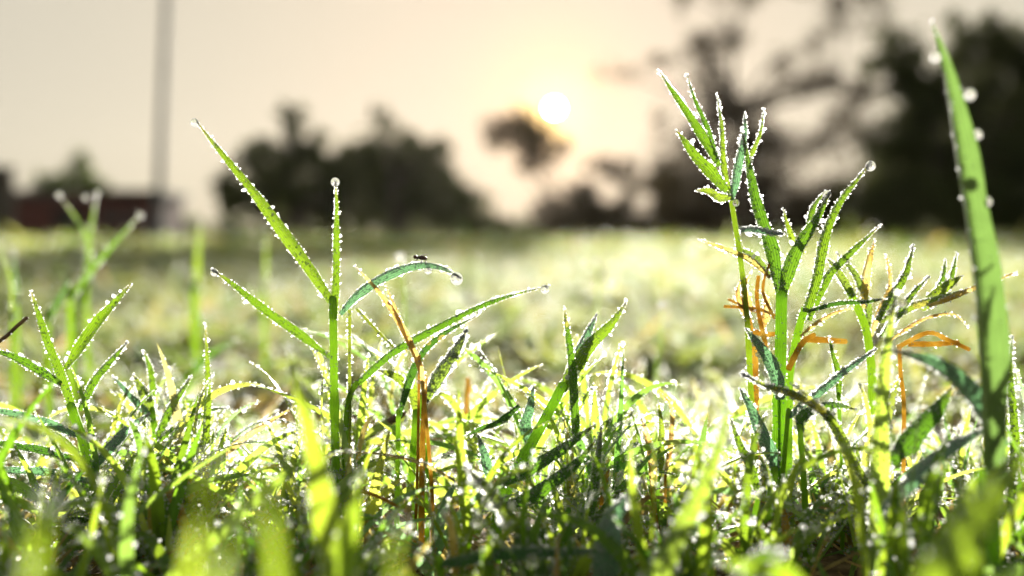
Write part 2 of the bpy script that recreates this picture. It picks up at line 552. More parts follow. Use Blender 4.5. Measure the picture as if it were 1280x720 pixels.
tree("small_tree", "small olive green tree rising behind the dark red shed", "tree", 95, 40,
     [(92, 222, 38, 24, .8), (60, 238, 30, 20, .6), (128, 238, 28, 20, .7), (95, 260, 50, 25)], .2, .2, 1.3, M_FOLG, seed=4)
tree("leaning_tree", "thin hazy brown tree whose crown sits just under the sun", "tree", 704, 30,
     [(650, 164, 46, 24, 1.), (682, 182, 32, 22, 1.), (618, 166, 24, 16, .7), (668, 200, 22, 18, .8), (650, 150, 30, 12, .5)], .06, .10, 1.1, M_FOLB, seed=5, knot=30)
tree("ragged_bush", "ragged brown bush under the sun with bright sky showing through it", "bush", 770, 28,
     [(690, 276, 30, 26), (735, 262, 40, 34), (790, 268, 46, 34), (765, 214, 34, 18, .7), (840, 262, 46, 38), (716, 240, 22, 18, .7), (822, 222, 34, 24, .8), (880, 270, 50, 34), (750, 285, 60, 20)],
     .12, .10, 1.6, M_FOLB, seed=6, holes=[(801, 253, 17), (757, 240, 15), (728, 262, 8)])
HOLES = [(931, 92, 32), (987, 152, 34), (1054, 197, 26), (1009, 210, 26), (1032, 129, 22), (965, 34, 40), (1054, 73, 32), (801, 253, 20), (757, 240, 18), (830, 200, 24), (1088, 152, 16),
         (875, 20, 24), (850, 130, 26), (1010, 20, 26), (948, 215, 16), (902, 215, 14), (860, 245, 13), (975, 245, 14), (1075, 245, 14), (1000, 80, 16), (905, 165, 14)]
tree("lacy_tree", "tall lacy tree with sky glowing through its thin crown, right of the sun", "tree", 950, 15,
     [(885, 50, 50, 32, .85), (985, 62, 50, 34, .85), (1015, 115, 50, 44, .9), (885, 120, 44, 38, .85), (935, 110, 44, 38, .85), (900, 180, 60, 40, 1.1), (850, 200, 44, 34, 1.),
      (1040, 185, 54, 44, 1.3), (965, 185, 54, 44, 1.2), (960, 245, 70, 44, 1.6), (870, 245, 60, 38, 1.5), (1045, 245, 66, 46, 1.6), (1050, 20, 50, 34, .85), (940, -5, 60, 30, .8), (850, 0, 44, 28, .4),
      (1065, 120, 34, 50, 1.), (820, 150, 24, 14, .3), (770, 92, 40, 7, .35), (835, 80, 24, 12, .4), (880, 280, 70, 26, 1.5), (1000, 280, 90, 26, 1.5)],
     .09, .035, .9, M_FOLB, seed=7, knot=40, spread=.2, holes=HOLES)
tree("dense_tree", "dense dark tree filling the upper right behind the tallest wide blade", "tree", 1190, 14,
     [(1110, 75, 34, 36), (1210, 55, 44, 32), (1265, 70, 40, 40), (1150, 120, 50, 40), (1230, 130, 60, 46), (1120, 175, 44, 40), (1190, 195, 60, 42), (1265, 200, 50, 44), (1300, 120, 50, 60), (1350, 90, 60, 60), (1130, 235, 50, 36), (1230, 250, 60, 40)],
     .16, .06, 2.6, M_FOL, seed=8, holes=[(1160, 75, 16), (1085, 60, 16), (1250, 105, 10), (1105, 130, 12), (1145, 160, 8), (1235, 165, 7)])
hd = tree("clipped_hedge", "low dark hedge running along the right edge of the field", "hedge", 1180, 13.4,
     [(x, 262 + 6 * math.sin(x), 44, 42) for x in range(1075, 1420, 40)], .05, .05, 1.5, M_FOL, seed=9, trunk=False)
tree("far_treeline", "far low treeline closing the field at the horizon", "treeline", 640, 110,
     [(x, 292 + 4 * math.sin(x * .7), 40, 11 + 5 * math.sin(x * .05)) for x in range(-500, 1800, 44)], .05, .5, 1.5, M_FOLG, seed=10, trunk=False)

# pole
pole = empty("lamp_pole", P(197, 300, 15) * [1, 1, 0], "tall slim blue grey metal pole left of the long curved blade", "pole")
b0 = P(196, 300, 15) * [1, 1, 0]; b1 = P(208, 0, 15); top = b0 + (b1 - b0) * 1.9
path = np.array([b0 + (top - b0) * t for t in np.linspace(0, 1, 12)])
M_POLE = simple("galvanised_steel", (.07, .085, .10), .7, 8, (.10, .12, .135))
V, F, cp = tube(path, .06 * (1 - .35 * np.linspace(0, 1, 12)), 20)
link("shaft", mesh_poly("shaft", V, [tuple(x) for x in F] + [x[:3] for x in cp]), M_POLE, pole)
V, F, cp = tube(np.array([b0 + [0, 0, z] for z in (0, .04, .05, .3, .32)]), [.10, .10, .085, .08, .07], 20)
link("base_collar", mesh_poly("base_collar", V, [tuple(x) for x in F] + [x[:3] for x in cp]), M_POLE, pole)
arm = resample([top, top + [.25, 0, .3], top + [1.1, 0, .42]], 10)
V, F, cp = tube(arm, .04, 10)
link("arm", mesh_poly("arm", V, [tuple(x) for x in F] + [x[:3] for x in cp]), M_POLE, pole)

def box(name, lo_, hi_, mat, parent, bev=.02):
    import bmesh
    bm = bmesh.new()
    bmesh.ops.create_cube(bm, size=1)
    lo_, hi_ = np.array(lo_), np.array(hi_)
    for v in bm.verts:
        v.co = Vector(((lo_ + hi_) / 2 + np.array(v.co) * (hi_ - lo_)))
    if bev:
        bmesh.ops.bevel(bm, geom=bm.edges[:], offset=bev, segments=2, affect='EDGES')
    me = bpy.data.meshes.new(name)
    bm.to_mesh(me); bm.free()
    return link(name, me, mat, parent)

D_ = 32
k = D_ / FPX
x0, x1 = (14 - 640) * k, (192 - 640) * k
shed = empty("low_shed", ((x0 + x1) / 2, D_, 0), "long low dark red shed with a flat roof at the far left of the field", "shed")
M_RED = simple("dark_red_boards", (.06, .016, .014), .9, 2, (.10, .028, .024))
M_ROOF = simple("weathered_roof", (.02, .018, .018), .8)
box("wall", (x0, D_, -.05), (x1, D_ + 3, 1.36), M_RED, shed)
box("roof", (x0 - .15, D_ - .2, 1.363), (x1 + .15, D_ + 3.2, 1.52), M_ROOF, shed)
box("door", (x0 + 1.3, D_ - .03, 0), (x0 + 2.1, D_ - .003, 1.0), M_ROOF, shed, .005)
for q in (2.7, 3.4):
    box("window", (x0 + q, D_ - .03, .5), (x0 + q + .45, D_ - .003, .9), simple("dim_glass", (.03, .03, .035), .2), shed, .005)
post = empty("thick_post", ((2 - 640) * 12 / FPX, 12, 0), "thick dark post cut by the left edge, beside the red shed", "post")
box("shaft", ((-16 - 640) * 12 / FPX, 11.93, -.02), ((13 - 640) * 12 / FPX, 12.17, .80), M_BARK, post, .03)
box("cap", ((-19 - 640) * 12 / FPX, 11.90, .803), ((15 - 640) * 12 / FPX, 12.2, .86), M_BARK, post, .02)

# ------------------------------------------------------------------ turf
def wedge(n, d0, d1, margin=1.15, rng=R):
    """random places on the ground inside the fan the photograph could see (and a little beside it)"""
    d = np.sqrt(rng.uniform(d0 ** 2, d1 ** 2, n))
    x = rng.uniform(-1, 1, n) * (d * 640 / FPX * margin + .02)
    return np.stack([x, d, G(d)], 1)

def turf(n_shoots, d0, d1, leaves, K, H, L, Wmm, U, name_seed, dens=None, upright=.5, HK=None):
    rng = np.random.default_rng(name_seed)
    base = wedge(n_shoots if d0 < .3 else int(n_shoots * 1.3), d0, d1, 1.15 if d0 < .3 else 1.5, rng=rng)
    if dens is not None:
        keep = rng.uniform(size=len(base)) < dens(base)
        base = base[keep]
    n = len(base)
    # patchiness of height
    hk = HK(base[:, 1]) if HK else 1
    ph = .75 + .35 * np.sin(base[:, 0] * 37 + 2) * np.sin(base[:, 1] * 29 + 1) + .1 * rng.normal(size=n)
    h = H * hk * np.clip(ph, .35, 1.4) * rng.uniform(.6, 1.25, n)
    if callable(L):
        pass
    lean = rng.normal(size=(n, 2)) * .35
    rnd0 = np.clip(rng.normal(.5, .25, n), 0, 1)
    n2 = n * leaves
    sh = np.repeat(np.arange(n), leaves)
    frac = np.tile(np.linspace(.15, 1, leaves), n) * rng.uniform(.85, 1.1, n2)
    az = rng.uniform(0, 2 * np.pi, n)[sh] + np.tile(np.arange(leaves) * math.pi, n) + rng.normal(size=n2) * .5
    a0 = base[sh] + np.stack([lean[sh, 0] * h[sh] * frac, lean[sh, 1] * h[sh] * frac, h[sh] * frac], 1)
    ln = L * rng.uniform(.45, 1.25, n2) * np.clip(h[sh] / H, .6, 1.3)
    el = rng.normal(upright, .28, n2) * (math.pi / 2)       # start elevation
    droop = rng.uniform(.1, 1.5, n2)
    t = np.linspace(0, 1, K)
    ang = el[:, None] - droop[:, None] * t[None] ** 1.5
    st = ln[:, None] / (K - 1)
    dh = np.cos(ang) * st; dz = np.sin(ang) * st
    r_ = np.cumsum(dh, 1) - dh[:, :1]; z_ = np.cumsum(dz, 1) - dz[:, :1]
    ca, sa = np.cos(az), np.sin(az)
    C = np.stack([a0[:, 0, None] + ca[:, None] * r_, a0[:, 1, None] + sa[:, None] * r_, np.maximum(a0[:, 2, None] + z_, G(a0[:, 1])[:, None] + .0008)], -1)
    twist = (np.where(rng.uniform(size=n2) < .5, -1, 1) * rng.uniform(.2, 1.4, n2))[:, None] + rng.normal(size=n2)[:, None] * .8 * t[None]
    side = np.stack([-sa, ca, np.zeros(n2)], 1)
    T = norm(np.gradient(C, axis=1))
    Nn = norm(np.cross(np.broadcast_to(side[:, None], T.shape), T))
    S = norm(np.cross(T, Nn))
    S = S * np.cos(twist)[..., None] + Nn * np.sin(twist)[..., None]
    W = (Wmm / 2000 * rng.uniform(.6, 1.25, n2))[:, None] * width_profile(t)[None]
    rnd = np.clip(rnd0[sh] + rng.normal(size=n2) * .12, 0, 1)
    dry = (rng.uniform(size=n2) < .06) * rng.uniform(.5, 1, n2) * (d1 > .17)
    if d1 < .5:                                     # nothing random stands taller than the plants one can tell apart
        cap = np.where(base[sh, 1] < .236, .040, .022)
        over = C[:, :, 2].max(1) - cap
        sc_ = np.where(over > 0, np.clip(1 - over / np.maximum(C[:, :, 2].max(1) - a0[:, 2], 1e-4), .3, 1), 1)
        C = a0[:, None] + (C - a0[:, None]) * sc_[:, None, None]
    # stems as thin upright ribbons crossing each other
    ts = np.linspace(0, 1, K)
    SC_ = np.stack([base[:, 0, None] + lean[:, :1] * h[:, None] * ts, base[:, 1, None] + lean[:, 1:] * h[:, None] * ts, base[:, 2, None] + h[:, None] * ts], -1)
    SS = np.broadcast_to(np.array([1., 0, 0]), SC_.shape)
    SW = np.broadcast_to(np.full((1, K), .00045), SC_.shape[:2]) * (Wmm / 2.0)
    return (np.concatenate([C, SC_]), np.concatenate([S, SS]), np.concatenate([W, SW]),
            np.concatenate([rnd, rnd0 * .6]), np.concatenate([dry, (rng.uniform(size=n) < .2) * .8]), n2)

def dew_on(C, S, W, per, rmin, rmax, rng, edge=.65, out_=.6):
    """droplet places along the margins and over the faces of ribbons"""
    n, K, _ = C.shape
    tot = n * per
    i = np.repeat(np.arange(n), per)
    t = rng.uniform(.04, .995, tot) * (K - 1)
    k0 = np.minimum(t.astype(int), K - 2); f = (t - k0)[:, None]
    c = C[i, k0] * (1 - f) + C[i, k0 + 1] * f
    s = norm(S[i, k0] * (1 - f) + S[i, k0 + 1] * f)
    w_ = W[i, k0] * (1 - f[:, 0]) + W[i, k0 + 1] * f[:, 0]
    T = norm(C[i, k0 + 1] - C[i, k0])
    N = norm(np.cross(s, T))
    e = rng.uniform(size=tot) < edge
    sg = np.where(rng.uniform(size=tot) < .5, -1., 1.)
    u = np.where(e, sg, rng.uniform(-.9, .9, tot))
    r = rmin + (rmax - rmin) * rng.uniform(size=tot) ** 2.2
    off = np.where(e[:, None], s * (sg * r * out_)[:, None], N * (sg * r * .7)[:, None])
    pos = c + s * (u * w_)[:, None] + off
    ax = np.where(e[:, None], s, N)
    return pos, r, ax, e

# ---- near turf
def near_density(b):
    d = b[:, 1]
    # thinner right in front of the lens, where only a few blurred blades stand
    return np.interp(d, [.1, .14, .19, .24, .34], [.1, .2, .6, 1, .8])
def near_height(d):
    return np.interp(d, [.1, .16, .19, .24, .27, .34], [.3, .4, .8, 1., .8, .5])
A0 = turf(60, .145, .178, 6, 14, .013, .036, 2.3, (-1, 0, 1), 20, None, .74)
def light_lanes(b):
    # turf thinned into lanes along the sun's direction, added to let light in
    k = np.sin((b[:, 0] - .038 * b[:, 1]) * 150 + .8) + .6 * np.sin((b[:, 0] - .038 * b[:, 1]) * 67)
    return np.clip(.55 + .6 * k, .12, 1)
A = turf(180, .184, .234, 7, 14, .021, .031, 2.0, (-1, 0, 1), 21, light_lanes, .66)
A2 = turf(70, .165, .232, 6, 12, .009, .026, 1.9, (-1, 0, 1), 26, None, .6)
A1 = turf(420, .236, .34, 5, 10, .010, .030, 2.0, (-1, 0, 1), 25, light_lanes, .6)
def tufty(b):
    k = np.sin(b[:, 0] * 31 + 2 * np.sin(b[:, 1] * 17)) * np.sin(b[:, 1] * 23 + 1.5 * np.sin(b[:, 0] * 19))
    return np.clip(.55 + .8 * k, .08, 1)
B = turf(5600, .34, 1.0, 5, 7, .014, .026, 2.5, (-1, 0, 1), 22, tufty, .42)
def patchy(b):
    k = np.sin(b[:, 0] * 9 + np.sin(b[:, 1] * 5)) * np.sin(b[:, 1] * 6 + 1.3 * np.sin(b[:, 0] * 7))
    return np.clip(.55 + .75 * k, .08, 1)
Cc = turf(22000, 1.0, 4.0, 3, 4, .022, .034, 5, (-1, 0, 1), 23, patchy, .5)
Dd = turf(60000, 4.0, 30.0, 3, 3, .05, .09, 26., (-1, 0, 1), 24, None, .55)
def turf_mesh(name, T_, fold=.35):
    C, S, W, rnd, dry, n2 = T_
    v, f, a, b = ribbons(C, S, W, fold, rnd, dry, (-1, 0, 1))
    return mesh_np(name, v, f, True, {"lf": a, "dr": b})
link("grass", turf_mesh("grass", A), M_TURF, kind="stuff", label="dewy turf around the sharp blades")
link("grass", turf_mesh("grass", A2), M_TURF, kind="stuff", label="short undergrowth between the sharp blades")
link("grass", turf_mesh("grass", A0), M_SOFT, kind="stuff", label="sparse short turf right before the lens")
link("grass", turf_mesh("grass", A1), M_TURF, kind="stuff", label="low turf just behind the sharp blades")
link("grass", turf_mesh("grass", B), M_FIELD, kind="stuff", label="soft dewy turf behind the sharp blades")
link("grass", turf_mesh("grass", Cc), M_FIELD, kind="stuff", label="blurred pale grass of the open field")
link("grass", turf_mesh("grass", Dd), M_FIELD, kind="stuff", label="far grass reaching the trees")

# dew on the turf
rng = np.random.default_rng(31)
vs_, fs_ = [], []
off = 0
def add_dew(T_, per, r0, r1, level, sel=None, edge=.65, st=1.25):
    global off
    C, S, W = T_[0][:T_[5]], T_[1][:T_[5]], T_[2][:T_[5]]
    if sel is not None:
        q = sel(C)
        C, S, W = C[q], S[q], W[q]
    if not len(C):
        return
    pos, r, ax, e = dew_on(C, S, W, per, r0, r1, rng, edge)
    v, f = beads(pos, r, level, ax, np.where(e, st, .8))
    vs_.append(v); fs_.append(f + off); off += len(v)
add_dew(A, 100, .00008, .00025, 0, edge=.75, st=1.4)
add_dew(A2, 34, .00008, .00025, 0, edge=.7, st=1.4)
add_dew(A, 5, .0003, .00055, 1)
add_dew(A0, 40, .00010, .00035, 0)
add_dew(A1, 60, .00014, .00038, 0)
link("dew", mesh_np("dew", np.vstack(vs_), np.vstack(fs_)), M_DEW, kind="stuff", label="countless fine dewdrops on the turf")
vs_, fs_ = [], []
off = 0
add_dew(B, 12, .00022, .00055, 0)
add_dew(Cc, 6, .0006, .0014, 0)
add_dew(Dd, 1, .003, .008, 0)
link("dew", mesh_np("dew", np.vstack(vs_), np.vstack(fs_)), M_DEWFAR, kind="stuff", label="fine dew paling the open field")

rng = np.random.default_rng(37)
pp, rr_ = [], []
for T_, q, r0, r1 in ((A, 90, .0003, .0007), (A1, 160, .0003, .0007), (B, 900, .0004, .0010), (Cc, 1500, .001, .0026), (Dd, 700, .004, .012)):
    C, S, W = T_[0][:T_[5]], T_[1][:T_[5]], T_[2][:T_[5]]
    j = rng.choice(len(C), q, replace=False)
    pos, r, ax, e = dew_on(C[j], S[j], W[j], 1, r0, r1, rng, 1.)
    pp.append(pos); rr_.append(r)
v, f = beads(np.vstack(pp), np.concatenate(rr_), 2)
link("dew", mesh_np("dew", v, f), dew_material("bright_drop", .0, .15, .07), kind="stuff", label="larger glinting dewdrops scattered over the turf")

# dead thatch on the soil: thin stems lying about
rng = np.random.default_rng(41)
nth = 1500
b = wedge(nth, .09, .5, rng=rng)
az = rng.uniform(0, 2 * np.pi, nth); ln = rng.uniform(.01, .035, nth)
t = np.linspace(-.5, .5, 6)
el = rng.normal(0, .22, nth)
C = np.stack([b[:, 0, None] + np.cos(az)[:, None] * ln[:, None] * t, b[:, 1, None] + np.sin(az)[:, None] * ln[:, None] * t,
              b[:, 2, None] + np.maximum(.002 + rng.uniform(0, .008, nth)[:, None] + (el * ln)[:, None] * t + .004 * np.sin(t * 5 + az[:, None]), .0006)], -1)
S = np.broadcast_to(norm(np.stack([-np.sin(az), np.cos(az), .4 * np.ones(nth)], 1))[:, None], C.shape)
W = np.broadcast_to(rng.uniform(.0003, .0009, nth)[:, None], C.shape[:2]) * np.array([.6, 1, 1, 1, .9, .3])
v, f, a, b_ = ribbons(C, S, W, .6, rng.uniform(size=nth), rng.uniform(.8, 1, nth), (-1, 0, 1))
link("thatch", mesh_np("thatch", v, f, True, {"lf": a, "dr": b_}), M_TURF, kind="stuff", label="dead straw thatch lying on the soil")

# ------------------------------------------------------------------ the plants one can tell apart
def lift(pts, d):
    return np.array([P(p[0], p[1], p[2] if len(p) > 2 else d) for p in pts])

HR = np.random.default_rng(77)
BASES, ROOTED = {}, set()
def leaf_part(parent, pts, wpx, d=FOCUS, roll=25, kind='g', dew=1.0, rnd=None, p=2.4, base=.6, fold=.45, name="leaf", bead=1.0, twist=0, dry=None, mat=None):
    """pts base -> tip in photograph pixels with optional own depth"""
    path = lift(pts, d)
    BASES.setdefault(parent.name, []).append((path[0].copy(), wpx * d, .92 if kind == 'd' else 0.))
    if dew >= .8 and wpx < 30 and d > .18:
        wpx = wpx * .84                            # the beads along both margins make up the rest
    K = 26
    c = resample(path, K)
    t = np.linspace(0, 1, K)
    T = norm(np.gradient(c, axis=0))
    view = norm(c - CAM)
    q0 = HR.uniform(0, 6.28, 4)
    amp = wpx * .045 * ((c - CAM) @ FWD / FPX)[:, None]
    c = c + amp * (norm(np.cross(T, view)) * np.sin(t * 9 + q0[0])[:, None] + view * 2 * np.sin(t * 7 + q0[1])[:, None]) * (t * (1.02 - t) * 4)[:, None]
    T = norm(np.gradient(c, axis=0))
    S0 = norm(np.cross(T, view))
    N0 = norm(np.cross(S0, T))
    rl = np.radians(roll + twist * t)[:, None]
    S = S0 * np.cos(rl) + N0 * np.sin(rl)
    dep = (c - CAM) @ FWD
    cr = max(math.cos(math.radians(abs(roll) + abs(twist) / 2)), .45)
    W = width_profile(t, p, base) * wpx / 2 * dep / FPX / cr
    W = W * (1 + .05 * np.sin(t * 17 + q0[2]) + .04 * np.sin(t * 31 + q0[3]))
    if rnd is None:
        rnd = {'g': .35, 'y': .75, 't': .3, 'd': .5, 'k': .08}[kind] + HR.normal() * .06
    if dry is None:
        dry = .95 if kind == 'd' else 0.
    if mat is None:
        mat = M_TEAL if kind == 't' else M_SOFT if (kind in 'gyk' and d < .165) else M_LEAF
    v, f, a, b = ribbons(c[None], S[None], W[None], fold, [np.clip(rnd, 0, 1)], [dry], (-1, -.66, -.33, 0, .33, .66, 1))
    o = link(name, mesh_np(name, v, f, True, {"lf": a, "dr": b}), mat, parent)
    if dew > 0:
        L = np.linalg.norm(np.diff(c, axis=0), axis=1).sum()
        s = .00044 / dew
        m_ = max(int(L / s), 4)
        tt = np.tile(np.linspace(.03, 1, m_), 2) * (K - 1) + HR.normal(size=2 * m_) * .3
        tt = np.clip(tt, 0, K - 1.001)
        k0 = tt.astype(int); fr = (tt - k0)[:, None]
        Nn = norm(np.cross(S, T))
        sg = np.repeat([-1., 1.], m_)
        cc = c[k0] * (1 - fr) + c[k0 + 1] * fr
        ss = norm(S[k0] * (1 - fr) + S[k0 + 1] * fr)
        nn = norm(Nn[k0] * (1 - fr) + Nn[k0 + 1] * fr)
        ww = W[k0] * (1 - fr[:, 0]) + W[k0 + 1] * fr[:, 0]
        r = bead * (.00007 + .00017 * HR.uniform(size=2 * m_) ** 2.2)
        # wet stretches and dry gaps, here and there two beads run together
        wet = np.sin(tt * 1.3 + q0[0] + sg) + np.sin(tt * 3.1 + q0[1] * sg) * .8 + HR.normal(size=2 * m_) * .5
        r = r * np.clip(.8 + .28 * wet, .35, 1.4) * np.where(HR.uniform(size=2 * m_) < .06, 1.7, 1)
        r = np.where(wet < -1.3, 1e-6, r)
        pos = cc + ss * (sg * (ww * math.cos(fold * .9) + r * .8))[:, None] + nn * (ww * math.sin(fold))[:, None]
        ax = norm(ss * sg[:, None] + .35 * T[k0])
        v1, f1 = beads(pos, r, 1, ax, HR.uniform(1.1, 1.9, 2 * m_))
        # fine drops over both faces
        area = L * W.mean() * 2
        q = int(area * (7.5e6 if kind != 't' else 1.4e7) * dew)
        tt = HR.uniform(0, K - 1.01, q); k0 = tt.astype(int); fr = (tt - k0)[:, None]
        uu = HR.uniform(-.95, .95, q); ww = W[k0] * (1 - fr[:, 0]) + W[k0 + 1] * fr[:, 0]
        cc = c[k0] * (1 - fr) + c[k0 + 1] * fr
        r2 = bead * (.00006 + .00015 * HR.uniform(size=q) ** 2.5)
        sd_ = np.where(HR.uniform(size=q) < .5, -1, 1)
        pos2 = cc + S[k0] * (uu * ww * math.cos(fold * .9))[:, None] + Nn[k0] * (ww * np.abs(uu) ** 1.3 * math.sin(fold) + sd_ * r2 * .7)[:, None]
        v2, f2 = beads(pos2, r2, 0)
        link("dew", mesh_np("dew", np.vstack([v1, v2]), np.vstack([f1, f2 + len(v1)])), M_DEW, o, kind="stuff")
    return o

def stem_part(parent, pts, wpx, d=FOCUS, rnd=.4, dry=0., dew=1.0, root=True, taper=.8, name="stem", mat=None, bead=1.0):
    path = lift(pts, d)
    if root:
        ROOTED.add(parent.name)
        b = path[0].copy()
        g = b.copy(); g[2] = G(b[1]) - .002
        g[0] += (b[0] - path[1][0]) * .2
        if b[2] > g[2] + .004:
            path = np.vstack([g, path])
    K = 22
    c = resample(path, K)
    dep = (c - CAM) @ FWD
    rad = wpx / 2 * dep / FPX * np.linspace(1, taper, K)
    # swollen joints
    for j in (.3, .62):
        rad = rad * (1 + .22 * np.exp(-((np.linspace(0, 1, K) - j) / .03) ** 2))
    o = link(name, tube_mesh(name, c, rad, 12, rnd, dry), mat or M_STEM, parent)
    if dew > 0:
        L = np.linalg.norm(np.diff(c, axis=0), axis=1).sum()
        q = int(L / .00022 * dew * max(wpx / 12, .6))
        tt = HR.uniform(0, K - 1.01, q); k0 = tt.astype(int); fr = (tt - k0)[:, None]
        cc = c[k0] * (1 - fr) + c[k0 + 1] * fr
        T = norm(np.gradient(c, axis=0))[k0]
        dr = norm(np.cross(T, HR.normal(size=(q, 3))))
        r = bead * (.00007 + .00012 * HR.uniform(size=q) ** 2)
        v, f = beads(cc + dr * (rad[k0] + r * .6)[:, None], r, 1, dr, HR.uniform(1, 1.9, q))
        link("dew", mesh_np("dew", v, f), M_DEW, o, kind="stuff")
    return o

def plant(name, label, cat, at, d=FOCUS, group=None):
    g = P(at[0], at[1], d); g[2] = G(g[1])
    return empty(name, g, label, cat, group)

def drop(label, x, y, rpx, d=FOCUS, cat="dewdrop", sag=1.12):
    r = rpx * d / FPX
    v, f = ICO[3]
    v = v * r
    v[:, 2] *= np.where(v[:, 2] > 0, sag, .97)
    o = bpy.data.objects.new("dewdrop", mesh_np("dewdrop", v, f))
    COL.objects.link(o)
    o.data.materials.append(M_DROP)
    o.location = P(x, y, d)
    o["label"] = label; o["category"] = cat
    return o

# --- the tall three-bladed shoot, left of the middle
s = plant("tall_grass_shoot", "tall grass shoot with a long blade curving up left, left of the middle", "grass shoot", (418, 640))
stem_part(s, [(420, 600), (418, 500), (417, 430), (416, 372)], 12, rnd=.4)
leaf_part(s, [(414, 376), (370, 310), (310, 232), (262, 172), (243, 148)], 22, roll=-18, kind='y', rnd=.55, p=1.7, base=.55, fold=.35)
leaf_part(s, [(416, 400), (419, 330), (420, 270), (419, 226)], 12, roll=35, kind='g', rnd=.5, p=3.2, base=.9)
leaf_part(s, [(412, 447), (372, 418), (320, 380), (285, 352), (263, 336)], 15, roll=30, kind='g', rnd=.4, p=3.0, base=.5)
leaf_part(s, [(424, 392), (446, 366), (480, 344), (520, 330), (552, 333), (575, 348)], 16, roll=48, kind='t', p=3, base=.5, dew=1.1)
d1 = drop("round dewdrop hooked on the tip of the long blade curving up left", 243, 154, 5.6)
drop("dewdrop crowning the upright narrow blade of the tall shoot", 419, 228, 5.5)
drop("dewdrop on the blunt tip of the low blade reaching left", 268, 341, 5)
drop("large dewdrop under the drooping tip of the blue green arching blade", 571, 349, 8)
drop("small dewdrop below the insect on the arching blade", 535, 339, 4.5)
s = plant("long_bent_blade", "long slender green blade rising right from the shoot's foot, pointed tip", "grass blade", (430, 560))
stem_part(s, [(432, 560), (436, 500), (446, 478)], 9, rnd=.4)
leaf_part(s, [(446, 478), (492, 438), (545, 408), (600, 382), (645, 367), (688, 357)], 15, roll=35, kind='g', rnd=.25, p=1.8, base=.7, fold=.6)
drop("dewdrop under the pointed tip of the long slender blade", 681, 362, 5.5)
s = plant("short_green_blade", "shorter green blade crossing under the long slender blade", "grass blade", (500, 560), .206)
leaf_part(s, [(498, 520), (512, 470), (528, 440), (556, 416), (600, 392)], 14, .206, roll=30, kind='k', p=2)
s = plant("dead_leaf_pair", "pair of orange dead blades leaning left over the long slender blade", "dead blade", (530, 560), .199)
leaf_part(s, [(530, 500), (524, 460), (505, 415), (478, 372), (442, 331)], 11, .196, roll=30, kind='d', dew=.8, p=3, bead=.9)
leaf_part(s, [(524, 455), (508, 420), (494, 384), (482, 357)], 8, .197, roll=-20, kind='d', dew=.8, p=3, bead=.9)
s = plant("beaded_stalk", "thin pale stalk strung with dewdrops beside the tall shoot", "grass stalk", (438, 560))
stem_part(s, [(437, 540), (437, 470), (437, 388)], 5, rnd=.9, dew=2, bead=1.4)
stem_part(s, [(446, 386), (468, 410), (492, 434)], 4, rnd=.9, dew=2, root=False, bead=1.4, name="side_stalk")
s = plant("brown_stem", "upright red brown stem below the orange dead blades", "dead stem", (530, 640))
stem_part(s, [(527, 640), (528, 560), (530, 512), (531, 470)], 8, dry=.92, dew=.5)
s = plant("fallen_twig", "blurred brown twig leaning right behind the tall shoot's foot", "twig", (405, 580), .225)
stem_part(s, [(402, 582), (440, 556), (505, 516)], 12, .228, mat=M_TWIG, dew=.4, root=False)
s = plant("fallen_twig", "thin pale twig lying across the turf below the red brown stem", "twig", (470, 620), .185)
stem_part(s, [(445, 611), (480, 624), (508, 640)], 5, .185, dry=.92, dew=.3, root=False)
s = plant("dewy_leaf", "leaf furred with bright drops leaning right above the red brown stem", "grass blade", (560, 560), .207)
leaf_part(s, [(528, 500), (545, 470), (565, 440), (584, 412)], 22, .209, roll=45, kind='y', p=3, dew=2, bead=1.7)
leaf_part(s, [(520, 520), (515, 490), (490, 470), (470, 462)], 20, .212, roll=20, kind='y', p=2.5, dew=1.3, bead=1.2)

# insect
ins = empty("small_insect", P(527, 321, .2), "tiny dark brown insect perched on the arching blade", "insect")
bv, bf = ICO[3]
c = P(527, 322, .2)
body = bv.copy()
body = body * np.array([.00105, .0004, .00042])
body[:, 2] += -.00035 * np.clip(bv[:, 0], 0, 1) * .5
neck = np.exp(-((bv[:, 0] + .45) / .12) ** 2)
body[:, 1:] *= (1 - .4 * neck)[:, None]
M_INS = simple("insect_shell", (.035, .012, .008), .3, 900, (.10, .035, .02))
link("body", mesh_np("body", body + c, bf), M_INS, ins)
link("head", mesh_np("head", bv * .00036 + c + [-.00115, 0, .00012], bf), M_INS, ins)
for j, (dx, sy) in enumerate([(-.0005, 1), (0, 1), (.0004, 1), (-.0005, -1), (0, -1), (.0004, -1)]):
    a_ = c + [dx, .0002 * sy, -.0002]
    V, F, cp = tube(resample([a_, a_ + [dx * .6, .0007 * sy, .0002], a_ + [dx * 1.1, .0010 * sy, -.0011]], 7), .00005, 5)
    link("leg", mesh_poly("leg", V, [tuple(x) for x in F] + [x[:3] for x in cp]), M_INS, ins)
for sy in (1, -1):
    wp = resample([c + [-.0004, .0001 * sy, .0003], c + [.0006, .0003 * sy, .0006], c + [.0014, .0005 * sy, .00045]], 8)
    v, f, a, b = ribbons(wp[None], np.broadcast_to([0, 1., .2], (1, 8, 3)), np.array([[.0001, .0003, .0004, .0004, .0004, .00035, .0002, .00005]]), .1, [.5], [.8])
    link("wing", mesh_np("wing", v, f), M_INS, ins)

